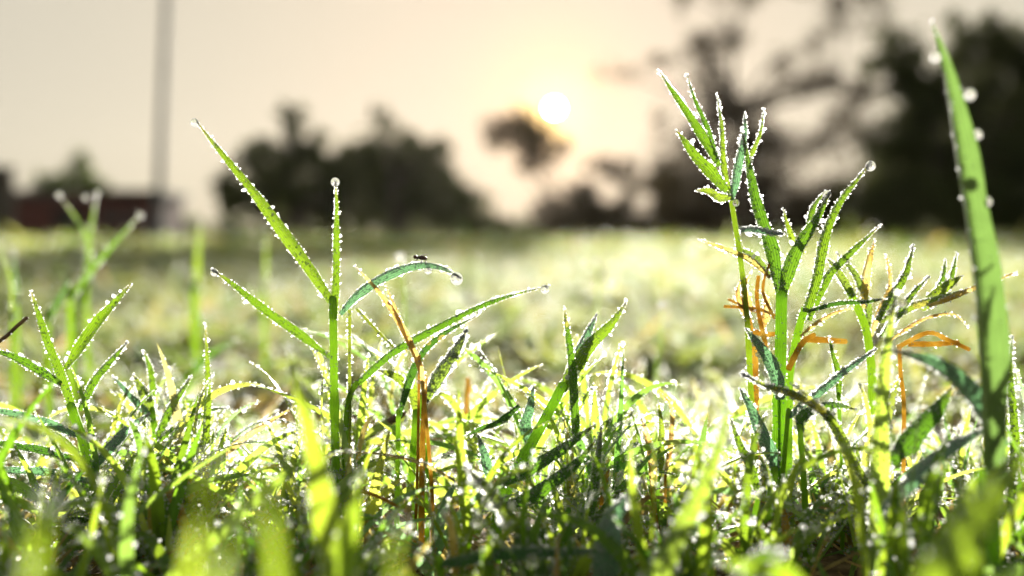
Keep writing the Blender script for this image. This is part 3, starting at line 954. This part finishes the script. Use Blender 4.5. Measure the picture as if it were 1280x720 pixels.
# --- left edge plants
s = plant("spreading_grass_shoot", "dewy shoot with leaves spreading left from a leaning stem, near the left edge", "grass shoot", (130, 700))
stem_part(s, [(132, 700), (120, 610), (105, 555), (88, 505)], 14, rnd=.35)
leaf_part(s, [(90, 512), (72, 465), (54, 415), (38, 363)], 14, roll=35, kind='g', rnd=.45, p=3.5, base=.9)
leaf_part(s, [(82, 462), (104, 430), (134, 390), (165, 354)], 19, roll=-30, kind='g', rnd=.5, p=2.6, base=.45)
leaf_part(s, [(76, 482), (50, 468), (20, 450), (-20, 436)], 14, roll=55, kind='g', p=3, dew=1.5, bead=1.2)
leaf_part(s, [(96, 546), (50, 530), (10, 518), (-30, 512)], 14, roll=55, kind='t', p=3, dew=1.2)
leaf_part(s, [(104, 578), (55, 568), (10, 558), (-30, 552)], 13, roll=60, kind='k', p=3, dew=1.4, bead=1.2)
leaf_part(s, [(112, 604), (62, 595), (15, 590), (-30, 588)], 13, roll=60, kind='t', p=3, dew=1.2)
leaf_part(s, [(98, 512), (112, 482), (132, 455), (160, 427)], 13, roll=50, kind='g', p=3, dew=1.6, bead=1.1)
leaf_part(s, [(116, 584), (138, 556), (160, 535), (188, 516)], 18, roll=30, kind='t', p=2.5)
leaf_part(s, [(127, 655), (90, 652), (40, 666), (-10, 692)], 10, .195, roll=50, kind='g', p=3, dew=1.6, bead=1.3)
s = plant("dark_twig", "short dark twig poking in from the left edge above the spreading leaves", "twig", (0, 430), .21)
stem_part(s, [(-40, 455), (0, 428), (15, 413), (34, 397)], 6, .21, mat=M_TWIG, dew=.3, root=True)
s = plant("upright_grass_blade", "single narrow upright blade standing left of the tall shoot, yellow at its edge", "grass blade", (258, 600), .21)
leaf_part(s, [(256, 640), (256, 560), (258, 480), (257, 404)], 13, .208, roll=40, kind='y', p=3, rnd=.6, dew=.8)
s = plant("orange_blade_pair", "forked pair of bright orange dead blades in the lower left turf", "dead blade", (238, 720), .185)
leaf_part(s, [(240, 730), (238, 690), (222, 640), (195, 586)], 17, .185, roll=15, kind='d', dew=.7, p=2.5)
leaf_part(s, [(232, 670), (226, 635), (208, 598)], 11, .184, roll=-20, kind='d', dew=.7, p=3)
s = plant("short_pale_blade", "short pale green blade with bright margins, bottom left below the orange pair", "grass blade", (205, 740), .18)
leaf_part(s, [(212, 745), (192, 695), (171, 654)], 14, .178, roll=-25, kind='y', rnd=.8, p=3)
s = plant("leaf_cluster", "tangle of dewy leaves between the left shoot and the narrow upright blade", "grass shoot", (205, 640), .215)
stem_part(s, [(200, 620), (196, 560), (190, 510)], 9, .215)
leaf_part(s, [(190, 520), (178, 492), (166, 468)], 18, .215, kind='y', roll=30, rnd=.85, dew=1.4, bead=1.2)
leaf_part(s, [(195, 545), (214, 505), (240, 470)], 14, .213, kind='g', roll=50, dew=1.6, bead=1.2)
leaf_part(s, [(192, 530), (165, 500), (140, 470)], 12, .215, kind='t', roll=50, dew=1.3)
leaf_part(s, [(196, 550), (225, 530), (262, 512), (285, 510)], 13, .214, kind='g', roll=50, dew=1.6, bead=1.2)
leaf_part(s, [(190, 500), (188, 470), (180, 438)], 11, .217, kind='g', roll=40, dew=1.4)

# --- blurred foreground of the left
s = plant("blurred_green_blade", "wide soft focus green blade rising at the bottom, left of the red brown stem", "grass blade", (425, 740), .13)
leaf_part(s, [(432, 800), (420, 700), (398, 600), (376, 500), (362, 430)], 46, .132, roll=6, kind='y', rnd=.7, p=1.6, base=.9, dew=.5)
s = plant("blurred_green_blade", "soft focus yellow green blade close beside the wide one, shorter and to its right", "grass blade", (415, 760), .125)
leaf_part(s, [(412, 800), (420, 720), (436, 650), (452, 590)], 44, .125, roll=30, kind='y', rnd=.55, p=2, dew=.3)
for (x, y, xm, xt, yt, wd, dd, rr, lab) in [
    (240, 900, 235, 262, 575, 30, .078, .75, "very blurred green leaf with its tip below the narrow upright blade"),
    (360, 900, 345, 322, 548, 26, .080, .6, "very blurred upright green leaf just left of the wide soft blade"),
    (200, 900, 250, 318, 620, 28, .074, .8, "very blurred green leaf slanting right at the lower left"),
    (300, 900, 285, 288, 640, 30, .070, .9, "very blurred short green leaf nearest the lens at the lower left"),
    (20, 900, 30, 62, 625, 34, .075, .7, "very blurred green leaf in the bottom left corner"),
    (90, 900, 75, 20, 660, 28, .075, .5, "very blurred green leaf leaning into the left edge near the bottom"),
    (470, 900, 478, 500, 655, 24, .085, .7, "very blurred green leaf low between the wide soft blade and the turf"),
    (640, 880, 560, 470, 690, 22, .09, .6, "very blurred green leaf slanting left at the bottom, under the brown stem")]:
    s = plant("foreground_leaf", lab, "grass leaf", (x, 800), dd)
    leaf_part(s, [(x, y), (xm, (y + yt) / 2), (xt, yt)], wd, dd, roll=20, kind='y', rnd=rr, dew=.06, p=1.3)
drop("golden out of focus dewdrop low in the middle of the turf", 597, 653, 7, .155)
drop("out of focus dewdrop near the bottom edge in the middle", 665, 702, 8, .15)

# --- blurred shoots behind, left
for (pts, wd, dd, rr, lab) in [
    ([(95, 400), (110, 330), (104, 290), (76, 246)], 20, .38, .7, "blurred shoot with a pale drop on its tip against the red shed"),
    ([(88, 372), (118, 330), (150, 295), (176, 268)], 22, .36, .5, "blurred green blade slanting right in front of the shed's right end"),
    ([(108, 330), (112, 290), (121, 246)], 14, .39, .7, "blurred upright blade beside the slanting one against the shed"),
    ([(15, 400), (12, 350), (-2, 300)], 12, .34, .9, "blurred brownish blade at the left edge under the thick post"),
    ([(22, 380), (18, 340), (18, 312)], 12, .36, .2, "blurred grey green blade just right of the brownish one"),
    ([(244, 360), (246, 320), (250, 276)], 24, .5, .9, "blurred yellow green blade standing under the open gap right of the pole"),
    ([(330, 360), (332, 320), (334, 285)], 14, .5, .9, "faint yellow green blade below the peaked tree"),
    ([(60, 400), (80, 360), (88, 335)], 20, .34, .15, "blurred dark green leaf behind the spreading shoot"),
    ([(235, 470), (262, 440), (300, 425)], 30, .36, .3, "blurred broad leaf lying behind the narrow upright blade")]:
    s = plant("background_blade", lab, "grass blade", pts[0], dd)
    base = P(pts[0][0], pts[0][1], dd)
    stem_part(s, [(pts[0][0], pts[0][1] + 1), pts[0]], wd * .5, dd, rnd=.6, dew=.4) if base[2] > .004 else None
    leaf_part(s, pts, wd * .45, dd, roll=35, kind='g', rnd=rr * .7, dew=.4, bead=1.2, p=2.0)
drop("pale blurred dewdrop on the leftmost shoot before the shed", 74, 244, 4, .38)
drop("pale blurred dewdrop on the upright blade before the shed", 107, 247, 3.5, .39)
drop("pale blurred dewdrop on the tip right of the other two before the shed", 122, 242, 3.5, .39)
drop("pale blurred dewdrop on the blade before the shed's right end", 175, 270, 4.5, .36)
drop("blurred dewdrop hanging in the turf behind the arching blade", 500, 322, 7, .3)
drop("round glowing dewdrop alone over the field, right of the wide blade", 827, 381, 5.5, .34)
drop("faint glowing dewdrop over the field near its far edge", 745, 326, 4, .4)

for (x0_, y0_, x_, y_, dd, lab) in [(820, 470, 827, 384, .34, "thin blurred stalk holding up the lone glowing drop right of the wide leaf"),
                                 (745, 400, 745, 329, .4, "thin blurred stalk holding up the faint drop near the field's far edge"),
                                 (506, 420, 500, 326, .3, "thin blurred stalk holding up the drop behind the arching blade"),
                                 (602, 730, 597, 657, .155, "thin blurred stalk under the golden drop low in the middle"),
                                 (668, 780, 665, 706, .15, "thin blurred stalk under the drop at the bottom edge")]:
    s = plant("thin_stalk", lab, "grass stalk", (x0_, y0_), dd)
    stem_part(s, [(x0_, y0_), ((x0_ + x_) / 2 + 3, (y0_ + y_) / 2), (x_, y_)], 3.5, dd, rnd=.6, dew=.5, taper=.5)

# --- middle shoot
s = plant("wide_leaved_shoot", "shoot with one wide pointed leaf and a narrow upright one, right of the middle", "grass shoot", (625, 680))
stem_part(s, [(622, 650), (640, 600), (668, 548), (694, 500), (704, 480)], 15, rnd=.2)
leaf_part(s, [(702, 488), (714, 462), (738, 430), (764, 402), (784, 376)], 27, roll=22, kind='g', rnd=.55, p=2.0, base=.5, fold=.5)
leaf_part(s, [(718, 545), (716, 500), (711, 440), (705, 382)], 15, .197, roll=40, kind='g', rnd=.25, p=3, base=.8)
leaf_part(s, [(706, 480), (718, 445), (732, 418), (746, 393)], 20, .206, roll=45, kind='t', p=2.5, dew=1.6)
leaf_part(s, [(662, 560), (655, 530), (662, 505), (668, 480)], 20, .203, roll=30, kind='t', p=2.2, dew=1.3)
leaf_part(s, [(650, 508), (626, 528), (600, 538), (575, 548)], 12, .199, roll=40, kind='k', p=2, dew=1.3)
s = plant("stacked_leaf_shoot", "shoot whose two broad dark leaves lie one above the other, below the wide leaved shoot", "grass shoot", (622, 700), .192)
stem_part(s, [(615, 690), (620, 650), (628, 612)], 12, .192, rnd=.3)
leaf_part(s, [(624, 606), (655, 588), (700, 560), (745, 530)], 23, .190, roll=35, kind='k', rnd=.2, p=2.4, base=.5)
leaf_part(s, [(630, 632), (668, 616), (712, 584), (745, 550)], 25, .187, roll=30, kind='k', rnd=.2, p=2.4, base=.5)
leaf_part(s, [(612, 600), (604, 570), (598, 544)], 18, .195, roll=30, kind='t', p=2.5, dew=1.2)
leaf_part(s, [(648, 668), (690, 662), (730, 650), (762, 640)], 20, .182, roll=40, kind='g', p=2.4)
s = plant("flat_lying_blade", "dark blade lying nearly flat across the bottom middle", "grass blade", (560, 700), .16)
leaf_part(s, [(550, 702), (610, 690), (680, 686), (755, 688)], 20, .16, roll=50, kind='k', p=3, dew=.6)
s = plant("slanting_bead_blade", "yellow green blade edged with large round drops, slanting down right below the dark leaves", "grass blade", (680, 700), .17)
leaf_part(s, [(690, 720), (650, 665), (615, 620), (580, 582)], 20, .168, roll=30, kind='y', rnd=.7, p=2.5, dew=.5, bead=3.0)
s = plant("upright_grass_blade", "dark green upright blade standing in front of the stacked leaves' right end", "grass blade", (735, 720), .19)
leaf_part(s, [(712, 730), (728, 660), (742, 600), (752, 530)], 20, .186, roll=40, kind='g', rnd=.35, p=3, dew=1.4, bead=1.2)
s = plant("pale_broad_blade", "pale frosted blue green blade bending over at the bottom, right of the stacked leaves", "grass blade", (760, 730), .165)
leaf_part(s, [(750, 740), (752, 690), (766, 640), (803, 600)], 38, .163, roll=30, kind='t', p=2.5, dew=.8, twist=20)
for (pts, wd, dd, kd, rl, lab) in [
    ([(816, 615), (814, 570), (808, 545), (801, 520)], 15, .2, 'd', 20, "bright orange dead blade standing between the wide leaved shoot and the big right clump"),
    ([(822, 600), (826, 550), (823, 500)], 13, .207, 'y', 30, "yellow green upright blade right behind the orange one"),
    ([(832, 590), (838, 550), (838, 508), (822, 488)], 9, .21, 'd', 30, "thin yellowed blade with a bent tip, behind the orange one"),
    ([(752, 620), (756, 600), (762, 585)], 12, .195, 'd', 20, "short orange dead blade beside the pale frosted one"),
    ([(735, 560), (755, 530), (785, 520), (792, 512)], 12, .213, 'y', 40, "blurred pale blade leaning right over the dark gap"),
    ([(985, 700), (982, 660), (978, 625)], 16, .185, 'd', 20, "short brown dead blade at the foot of the thick right stem"),
    ([(585, 480), (600, 500), (608, 525), (604, 550)], 14, .26, 'd', 20, "blurred orange dead blade between the two middle shoots")]:
    s = plant("narrow_blade", lab, "dead blade" if kd == 'd' else "grass blade", pts[0], dd)
    leaf_part(s, pts, wd, dd, roll=rl, kind=kd, rnd=.8, dew=.9, p=2.6)
s = plant("blurred_yellow_blade", "tall soft focus yellow green blade leaning right, left of the thick right stem", "grass blade", (820, 740), .155)
leaf_part(s, [(790, 800), (838, 690), (872, 620), (900, 550), (914, 486)], 36, .143, roll=8, kind='y', rnd=.85, p=1.5, base=.9, dew=.9, bead=1.2)

# --- right clump
s = plant("thick_stemmed_shoot", "thick green stem with a forked pair of leaves, the main stalk of the right clump", "grass shoot", (970, 660))
stem_part(s, [(969, 640), (972, 560), (975, 470), (977, 366)], 16, rnd=.15, taper=.9, dew=.8)
leaf_part(s, [(976, 372), (985, 335), (1005, 295), (1026, 262), (1038, 238)], 24, roll=25, kind='g', rnd=.3, p=2.0, base=.6)
leaf_part(s, [(974, 372), (963, 318), (945, 260), (935, 205), (926, 160)], 24, .202, roll=35, kind='g', rnd=.2, p=1.9, base=.5, dew=1.3)
drop("bright dewdrop on the bent tip of the forked leaf", 1034, 243, 5)
s = plant("leafy_top_shoot", "slim brownish shoot fanning into narrow leaves, tallest of the right clump", "grass shoot", (935, 600), .203)
stem_part(s, [(945, 600), (938, 480), (934, 400), (925, 320), (914, 250)], 8, .204, rnd=.55, dry=.12, dew=1.2)
leaf_part(s, [(898, 208), (880, 175), (850, 130), (823, 87)], 17, .203, roll=25, kind='g', rnd=.35, p=1.8)
leaf_part(s, [(896, 200), (884, 165), (868, 125), (858, 92)], 10, .204, roll=40, kind='g', rnd=.2, p=1.8, dew=1.3)
leaf_part(s, [(908, 240), (886, 215), (865, 190), (844, 162)], 21, .201, roll=20, kind='g', rnd=.45, p=2.4)
leaf_part(s, [(912, 250), (903, 210), (901, 165), (896, 116)], 12, .204, roll=45, kind='g', rnd=.6, p=1.7, dew=1.5)
leaf_part(s, [(912, 250), (920, 210), (928, 175), (931, 139)], 16, .203, roll=45, kind='t', p=2, dew=1.2)
leaf_part(s, [(932, 210), (942, 185), (950, 165), (955, 136)], 8, .205, roll=30, kind='g', rnd=.6, p=2, dew=1.5)
leaf_part(s, [(915, 248), (898, 248), (884, 240), (869, 238)], 14, .2, roll=35, kind='y', rnd=.8, p=3, dew=1.4)
leaf_part(s, [(925, 286), (942, 285), (960, 288), (980, 293)], 9, .198, roll=60, kind='t', p=3, dew=2.5, bead=1.3)
leaf_part(s, [(962, 348), (935, 325), (905, 312), (872, 299)], 10, .203, roll=45, kind='d', dry=.6, p=2.5, dew=1.2)
leaf_part(s, [(960, 345), (945, 325), (930, 315), (918, 310)], 12, .206, roll=45, kind='y', rnd=.9, p=2.5, dew=1.4)
drop("white dewdrop cluster at the fan's joint of the slim shoot", 920, 254, 4.5, .199)
s = plant("long_beaded_leaf_shoot", "shoot with a long narrow leaf ending in a hanging drop, right of the forked leaf", "grass shoot", (1000, 560), .202)
stem_part(s, [(985, 560), (986, 480), (995, 425), (1006, 385)], 12, .203, rnd=.4, dry=.0)
leaf_part(s, [(1006, 390), (1018, 350), (1028, 300), (1050, 250), (1088, 203)], 17, .201, roll=40, kind='g', rnd=.5, p=2.6, base=.8, dew=1.3)
leaf_part(s, [(1000, 310), (1008, 285), (1016, 258), (1031, 238)], 12, .204, roll=45, kind='g', rnd=.4, p=3, dew=1.5)
leaf_part(s, [(1004, 318), (990, 300), (983, 280), (979, 260)], 11, .205, roll=30, kind='y', rnd=.7, p=2.2)
leaf_part(s, [(1010, 400), (1030, 350), (1060, 318), (1101, 280)], 15, .204, roll=35, kind='g', rnd=.4, p=2.4, dew=1.3)
leaf_part(s, [(1010, 388), (1045, 378), (1078, 376), (1108, 373)], 8, .199, roll=50, kind='k', p=4, dew=1.)
leaf_part(s, [(1000, 420), (1020, 403), (1045, 390), (1068, 384)], 6, .199, roll=40, kind='d', p=4, dew=.8)
drop("clear dewdrop hanging from the tip of the long narrow leaf", 1088, 208, 6.5, .201)
s = plant("dry_stem_bundle", "bundle of orange brown dead stems crossing behind the thick green stem", "dead stems", (940, 500), .205)
for pts, wd in [([(945, 500), (942, 430), (930, 380), (929, 345)], 8), ([(962, 450), (950, 400), (946, 370), (948, 345)], 6), ([(905, 383), (940, 385), (965, 392), (972, 400)], 4),
                ([(938, 412), (955, 418), (975, 417)], 7), ([(910, 374), (928, 382), (945, 390)], 3), ([(985, 462), (1002, 430), (1018, 418)], 8), ([(1004, 424), (1030, 425), (1058, 427)], 8), ([(968, 398), (955, 370), (955, 350), (962, 330)], 4)]:
    stem_part(s, pts, wd, .205 + HR.normal() * .002, dry=.92, dew=.7, root=False, name="dead_stem")
stem_part(s, [(946, 560), (945, 500)], 8, .205, dry=.92, dew=.4, name="dead_stem")
for q, (pts, wd) in enumerate([([(935, 400), (922, 372), (925, 350)], 12), ([(952, 410), (958, 380), (950, 362)], 14), ([(940, 390), (930, 360), (940, 338)], 10)]):
    leaf_part(s, pts, wd, .204, roll=30, kind='d', dew=1., name="dead_leaf")
s = plant("yellow_green_shoot", "yellow green shoot with brown tipped leaves, right of the long narrow leaf", "grass shoot", (1090, 560), .207)
stem_part(s, [(1092, 540), (1090, 470), (1082, 410), (1060, 360)], 12, .208, rnd=.5, dry=.05)
leaf_part(s, [(1066, 372), (1052, 350), (1040, 330), (1030, 322)], 14, .207, roll=30, kind='y', rnd=.85, dew=1.4)
leaf_part(s, [(1084, 410), (1082, 380), (1068, 345), (1045, 315)], 14, .209, roll=40, kind='y', rnd=.9, dew=1.4)
leaf_part(s, [(1078, 385), (1080, 350), (1086, 320), (1094, 298)], 13, .208, roll=40, kind='d', dry=.7, dew=.7)
leaf_part(s, [(1088, 420), (1098, 390), (1112, 355), (1108, 318)], 10, .208, roll=30, kind='d', dry=.8, dew=.8)
leaf_part(s, [(1095, 400), (1112, 370), (1130, 340), (1142, 305)], 16, .207, roll=45, kind='g', rnd=.5, dew=1.7, bead=1.1)
leaf_part(s, [(1100, 420), (1120, 390), (1140, 365), (1162, 345)], 14, .206, roll=50, kind='g', rnd=.5, dew=1.7, bead=1.1)
leaf_part(s, [(1100, 400), (1130, 385), (1170, 372), (1215, 360)], 14, .207, roll=45, kind='y', rnd=.8, dew=1.2)
leaf_part(s, [(1150, 385), (1165, 372), (1190, 352), (1204, 344)], 22, .209, roll=20, kind='y', rnd=.7, dew=.9)
leaf_part(s, [(1160, 380), (1176, 350), (1182, 322)], 10, .212, roll=40, kind='g', dew=1.6)
leaf_part(s, [(1175, 375), (1188, 345), (1196, 315)], 10, .212, roll=40, kind='g', dew=1.6)
leaf_part(s, [(1160, 382), (1200, 366), (1238, 352), (1272, 339)], 8, .204, roll=40, kind='d', dry=.8, dew=.7)
leaf_part(s, [(1112, 425), (1150, 400), (1190, 392), (1210, 408)], 6, .203, roll=40, kind='d', dew=.8)
s = plant("forked_dead_stem", "bent orange brown dead stem forking right, between the pale blade and the tallest wide blade", "dead stem", (1140, 470), .2)
stem_part(s, [(1122, 434), (1160, 416), (1185, 425), (1212, 437)], 6, .2, dry=.92, dew=.5, root=False, name="dead_stem")
stem_part(s, [(1136, 430), (1170, 430), (1198, 428)], 7, .201, dry=.92, dew=.5, root=False, name="dead_stem")
stem_part(s, [(1130, 520), (1126, 470), (1124, 432)], 6, .201, dry=.92, dew=.5, name="dead_stem")
s = plant("dusty_blue_leaf", "blue green frosted leaf hanging left of the thick right stem, upper of two", "grass leaf", (965, 600), .198)
leaf_part(s, [(974, 500), (968, 470), (950, 436), (932, 410)], 24, .197, roll=30, kind='t', p=2.4, base=.6, dew=1.3)
stem_part(s, [(974, 560), (974, 500)], 4, .199, rnd=.5, dew=.5)
s = plant("dusty_blue_leaf", "blue green frosted leaf low beside the thick right stem, lower of two", "grass leaf", (966, 640), .196)
leaf_part(s, [(968, 590), (958, 560), (942, 522), (924, 484)], 24, .195, roll=30, kind='t', p=2.4, base=.6, dew=1.3)
s = plant("beaded_dark_leaf", "dark leaf studded with white drops, rising right from the thick stem to the pale blade", "grass leaf", (1000, 560), .193)
leaf_part(s, [(985, 520), (1010, 498), (1050, 466), (1096, 435)], 14, .195, roll=45, kind='t', p=3, dew=1.8)
leaf_part(s, [(1048, 500), (1046, 465), (1040, 440), (1036, 420)], 11, .2, roll=30, kind='g', dew=1.2)
s = plant("hanging_pale_leaf", "pale leaf hung with large drops crossing the thick stem half way up", "grass leaf", (900, 500), .185)
leaf_part(s, [(1090, 620), (1060, 570), (1030, 520), (990, 495), (950, 480), (925, 465)], 16, .185, roll=50, kind='y', rnd=.8, p=3, dew=1.2, bead=1.7)
s = plant("pale_ribbed_blade", "soft focus pale green blade standing between the clump and the tallest wide blade", "grass blade", (1092, 740), .168)
leaf_part(s, [(1088, 790), (1094, 680), (1100, 560), (1106, 450), (1120, 362)], 27, .168, roll=20, kind='g', rnd=.5, p=2.6, base=1., dew=.9, bead=1.1, mat=M_TURF)
drop("large bright blurred dewdrop beside the tip of the pale standing blade", 1128, 379, 6, .165)
s = plant("beaded_long_leaf", "row of pale leaves arching down right beneath the tallest wide blade", "grass shoot", (1100, 700), .175)
leaf_part(s, [(1112, 575), (1140, 545), (1168, 512), (1192, 482)], 30, .172, roll=25, kind='g', rnd=.15, p=2.6, dew=.8)
leaf_part(s, [(1100, 640), (1140, 590), (1190, 555), (1240, 530)], 24, .165, roll=50, kind='t', p=2.6, dew=.9)
leaf_part(s, [(1250, 560), (1215, 500), (1170, 460), (1120, 438)], 28, .16, roll=50, kind='t', p=2.6, dew=1.1, bead=1.2)
stem_part(s, [(1105, 700), (1106, 600)], 10, .175)
s = plant("tallest_wide_blade", "tallest and widest blade, soft focus, standing at the right with a torn pointed tip", "grass blade", (1240, 700), .15)
leaf_part(s, [(1240, 640), (1238, 560), (1236, 470), (1228, 370), (1216, 270), (1203, 180), (1186, 100), (1164, 26)], 48, .152, roll=22, kind='g', rnd=.15, p=3.6, base=.62, fold=.8, dew=.06, bead=1.0, mat=M_BLADE)
stem_part(s, [(1242, 700), (1240, 630)], 22, .152, rnd=.2, dew=.4)
drop("golden blurred dewdrop highest of three right of the tallest wide blade", 1212, 119, 7.5, .1535)
drop("pale blurred dewdrop middle of three right of the tallest wide blade", 1221, 169, 6.5, .1535)
drop("white blurred dewdrop lowest of three right of the tallest wide blade", 1233, 253, 6.5, .1535)
drop("white blurred dewdrop on the left edge near the tip of the tallest wide blade", 1169, 72, 7, .1525)
for (pts, wd, dd, kd, rr, lab) in [
    ([(1130, 800), (1180, 700), (1240, 620), (1300, 550)], 62, .1, 'y', .55, "very blurred green leaf sweeping up to the right edge near the lens"),
    ([(1010, 800), (990, 730), (900, 700)], 34, .11, 'y', .5, "very blurred leaf curling left at the bottom, under the thick right stem"),
    ([(1210, 800), (1255, 740), (1300, 700)], 60, .095, 'y', .35, "very blurred green leaf in the bottom right corner"),
    ([(900, 760), (945, 700), (985, 690)], 26, .13, 'y', .3, "blurred dark green leaf low before the thick right stem"),
    ([(1000, 540), (1002, 520), (1040, 505), (1070, 512)], 18, .19, 'g', .2, "green leaf bending right low behind the thick right stem"),
    ([(948, 620), (935, 580), (920, 545), (912, 520)], 16, .19, 'y', .5, "yellow green blade leaning left, bordered by round drops, beside the lower blue leaf"),
    ([(1225, 600), (1205, 640), (1180, 690)], 26, .14, 'y', .6, "blurred green blade leaning on the foot of the tallest wide blade"),
    ([(1262, 640), (1268, 560), (1262, 470), (1266, 420)], 16, .19, 'g', .5, "thin frosted blade at the right edge behind the tallest wide blade")]:
    s = plant("side_leaf", lab, "grass leaf", pts[0], dd)
    leaf_part(s, pts, wd, dd, roll=20, kind=kd, rnd=rr, dew=.2 if dd < .12 else 1.2, bead=1.4, p=2.4)
drop("large golden blurred dewdrop at the lower right near the lens", 1213, 672, 11, .1005)

# blades without a stem of their own stand on a sheath that reaches the soil
for nm, lst in BASES.items():
    if nm in ROOTED:
        continue
    par = bpy.data.objects[nm]
    for b_, wd_, dr_ in lst:
        g_ = G(b_[1])
        if b_[2] < g_ + .003:
            continue
        foot = np.array([b_[0] + HR.normal() * .0015, b_[1] + HR.normal() * .0015, g_ - .002])
        cc_ = resample([foot, (foot + b_) / 2 + [HR.normal() * .0004, 0, 0], b_ + (b_ - foot) * .04], 10)
        link("sheath", tube_mesh("sheath", cc_, wd_ / FPX * np.linspace(.26, .2, 10), 10, .4, dr_), M_STEM, par)

# ------------------------------------------------------------------ morning haze
box("haze", (-130, -6, -1.1), (130, 150, 14), None, None, .0)
hz = bpy.data.objects["haze"]
hz["kind"] = "stuff"
m, n, out = newmat("morning_haze")
pv = nd(n, "ShaderNodeVolumePrincipled")
pv.inputs["Color"].default_value = (1, .95, .88, 1)
pv.inputs["Density"].default_value = .00013
pv.inputs["Anisotropy"].default_value = .5
n.links.new(pv.outputs[0], out.inputs["Volume"])
hz.data.materials.clear()
hz.data.materials.append(m)
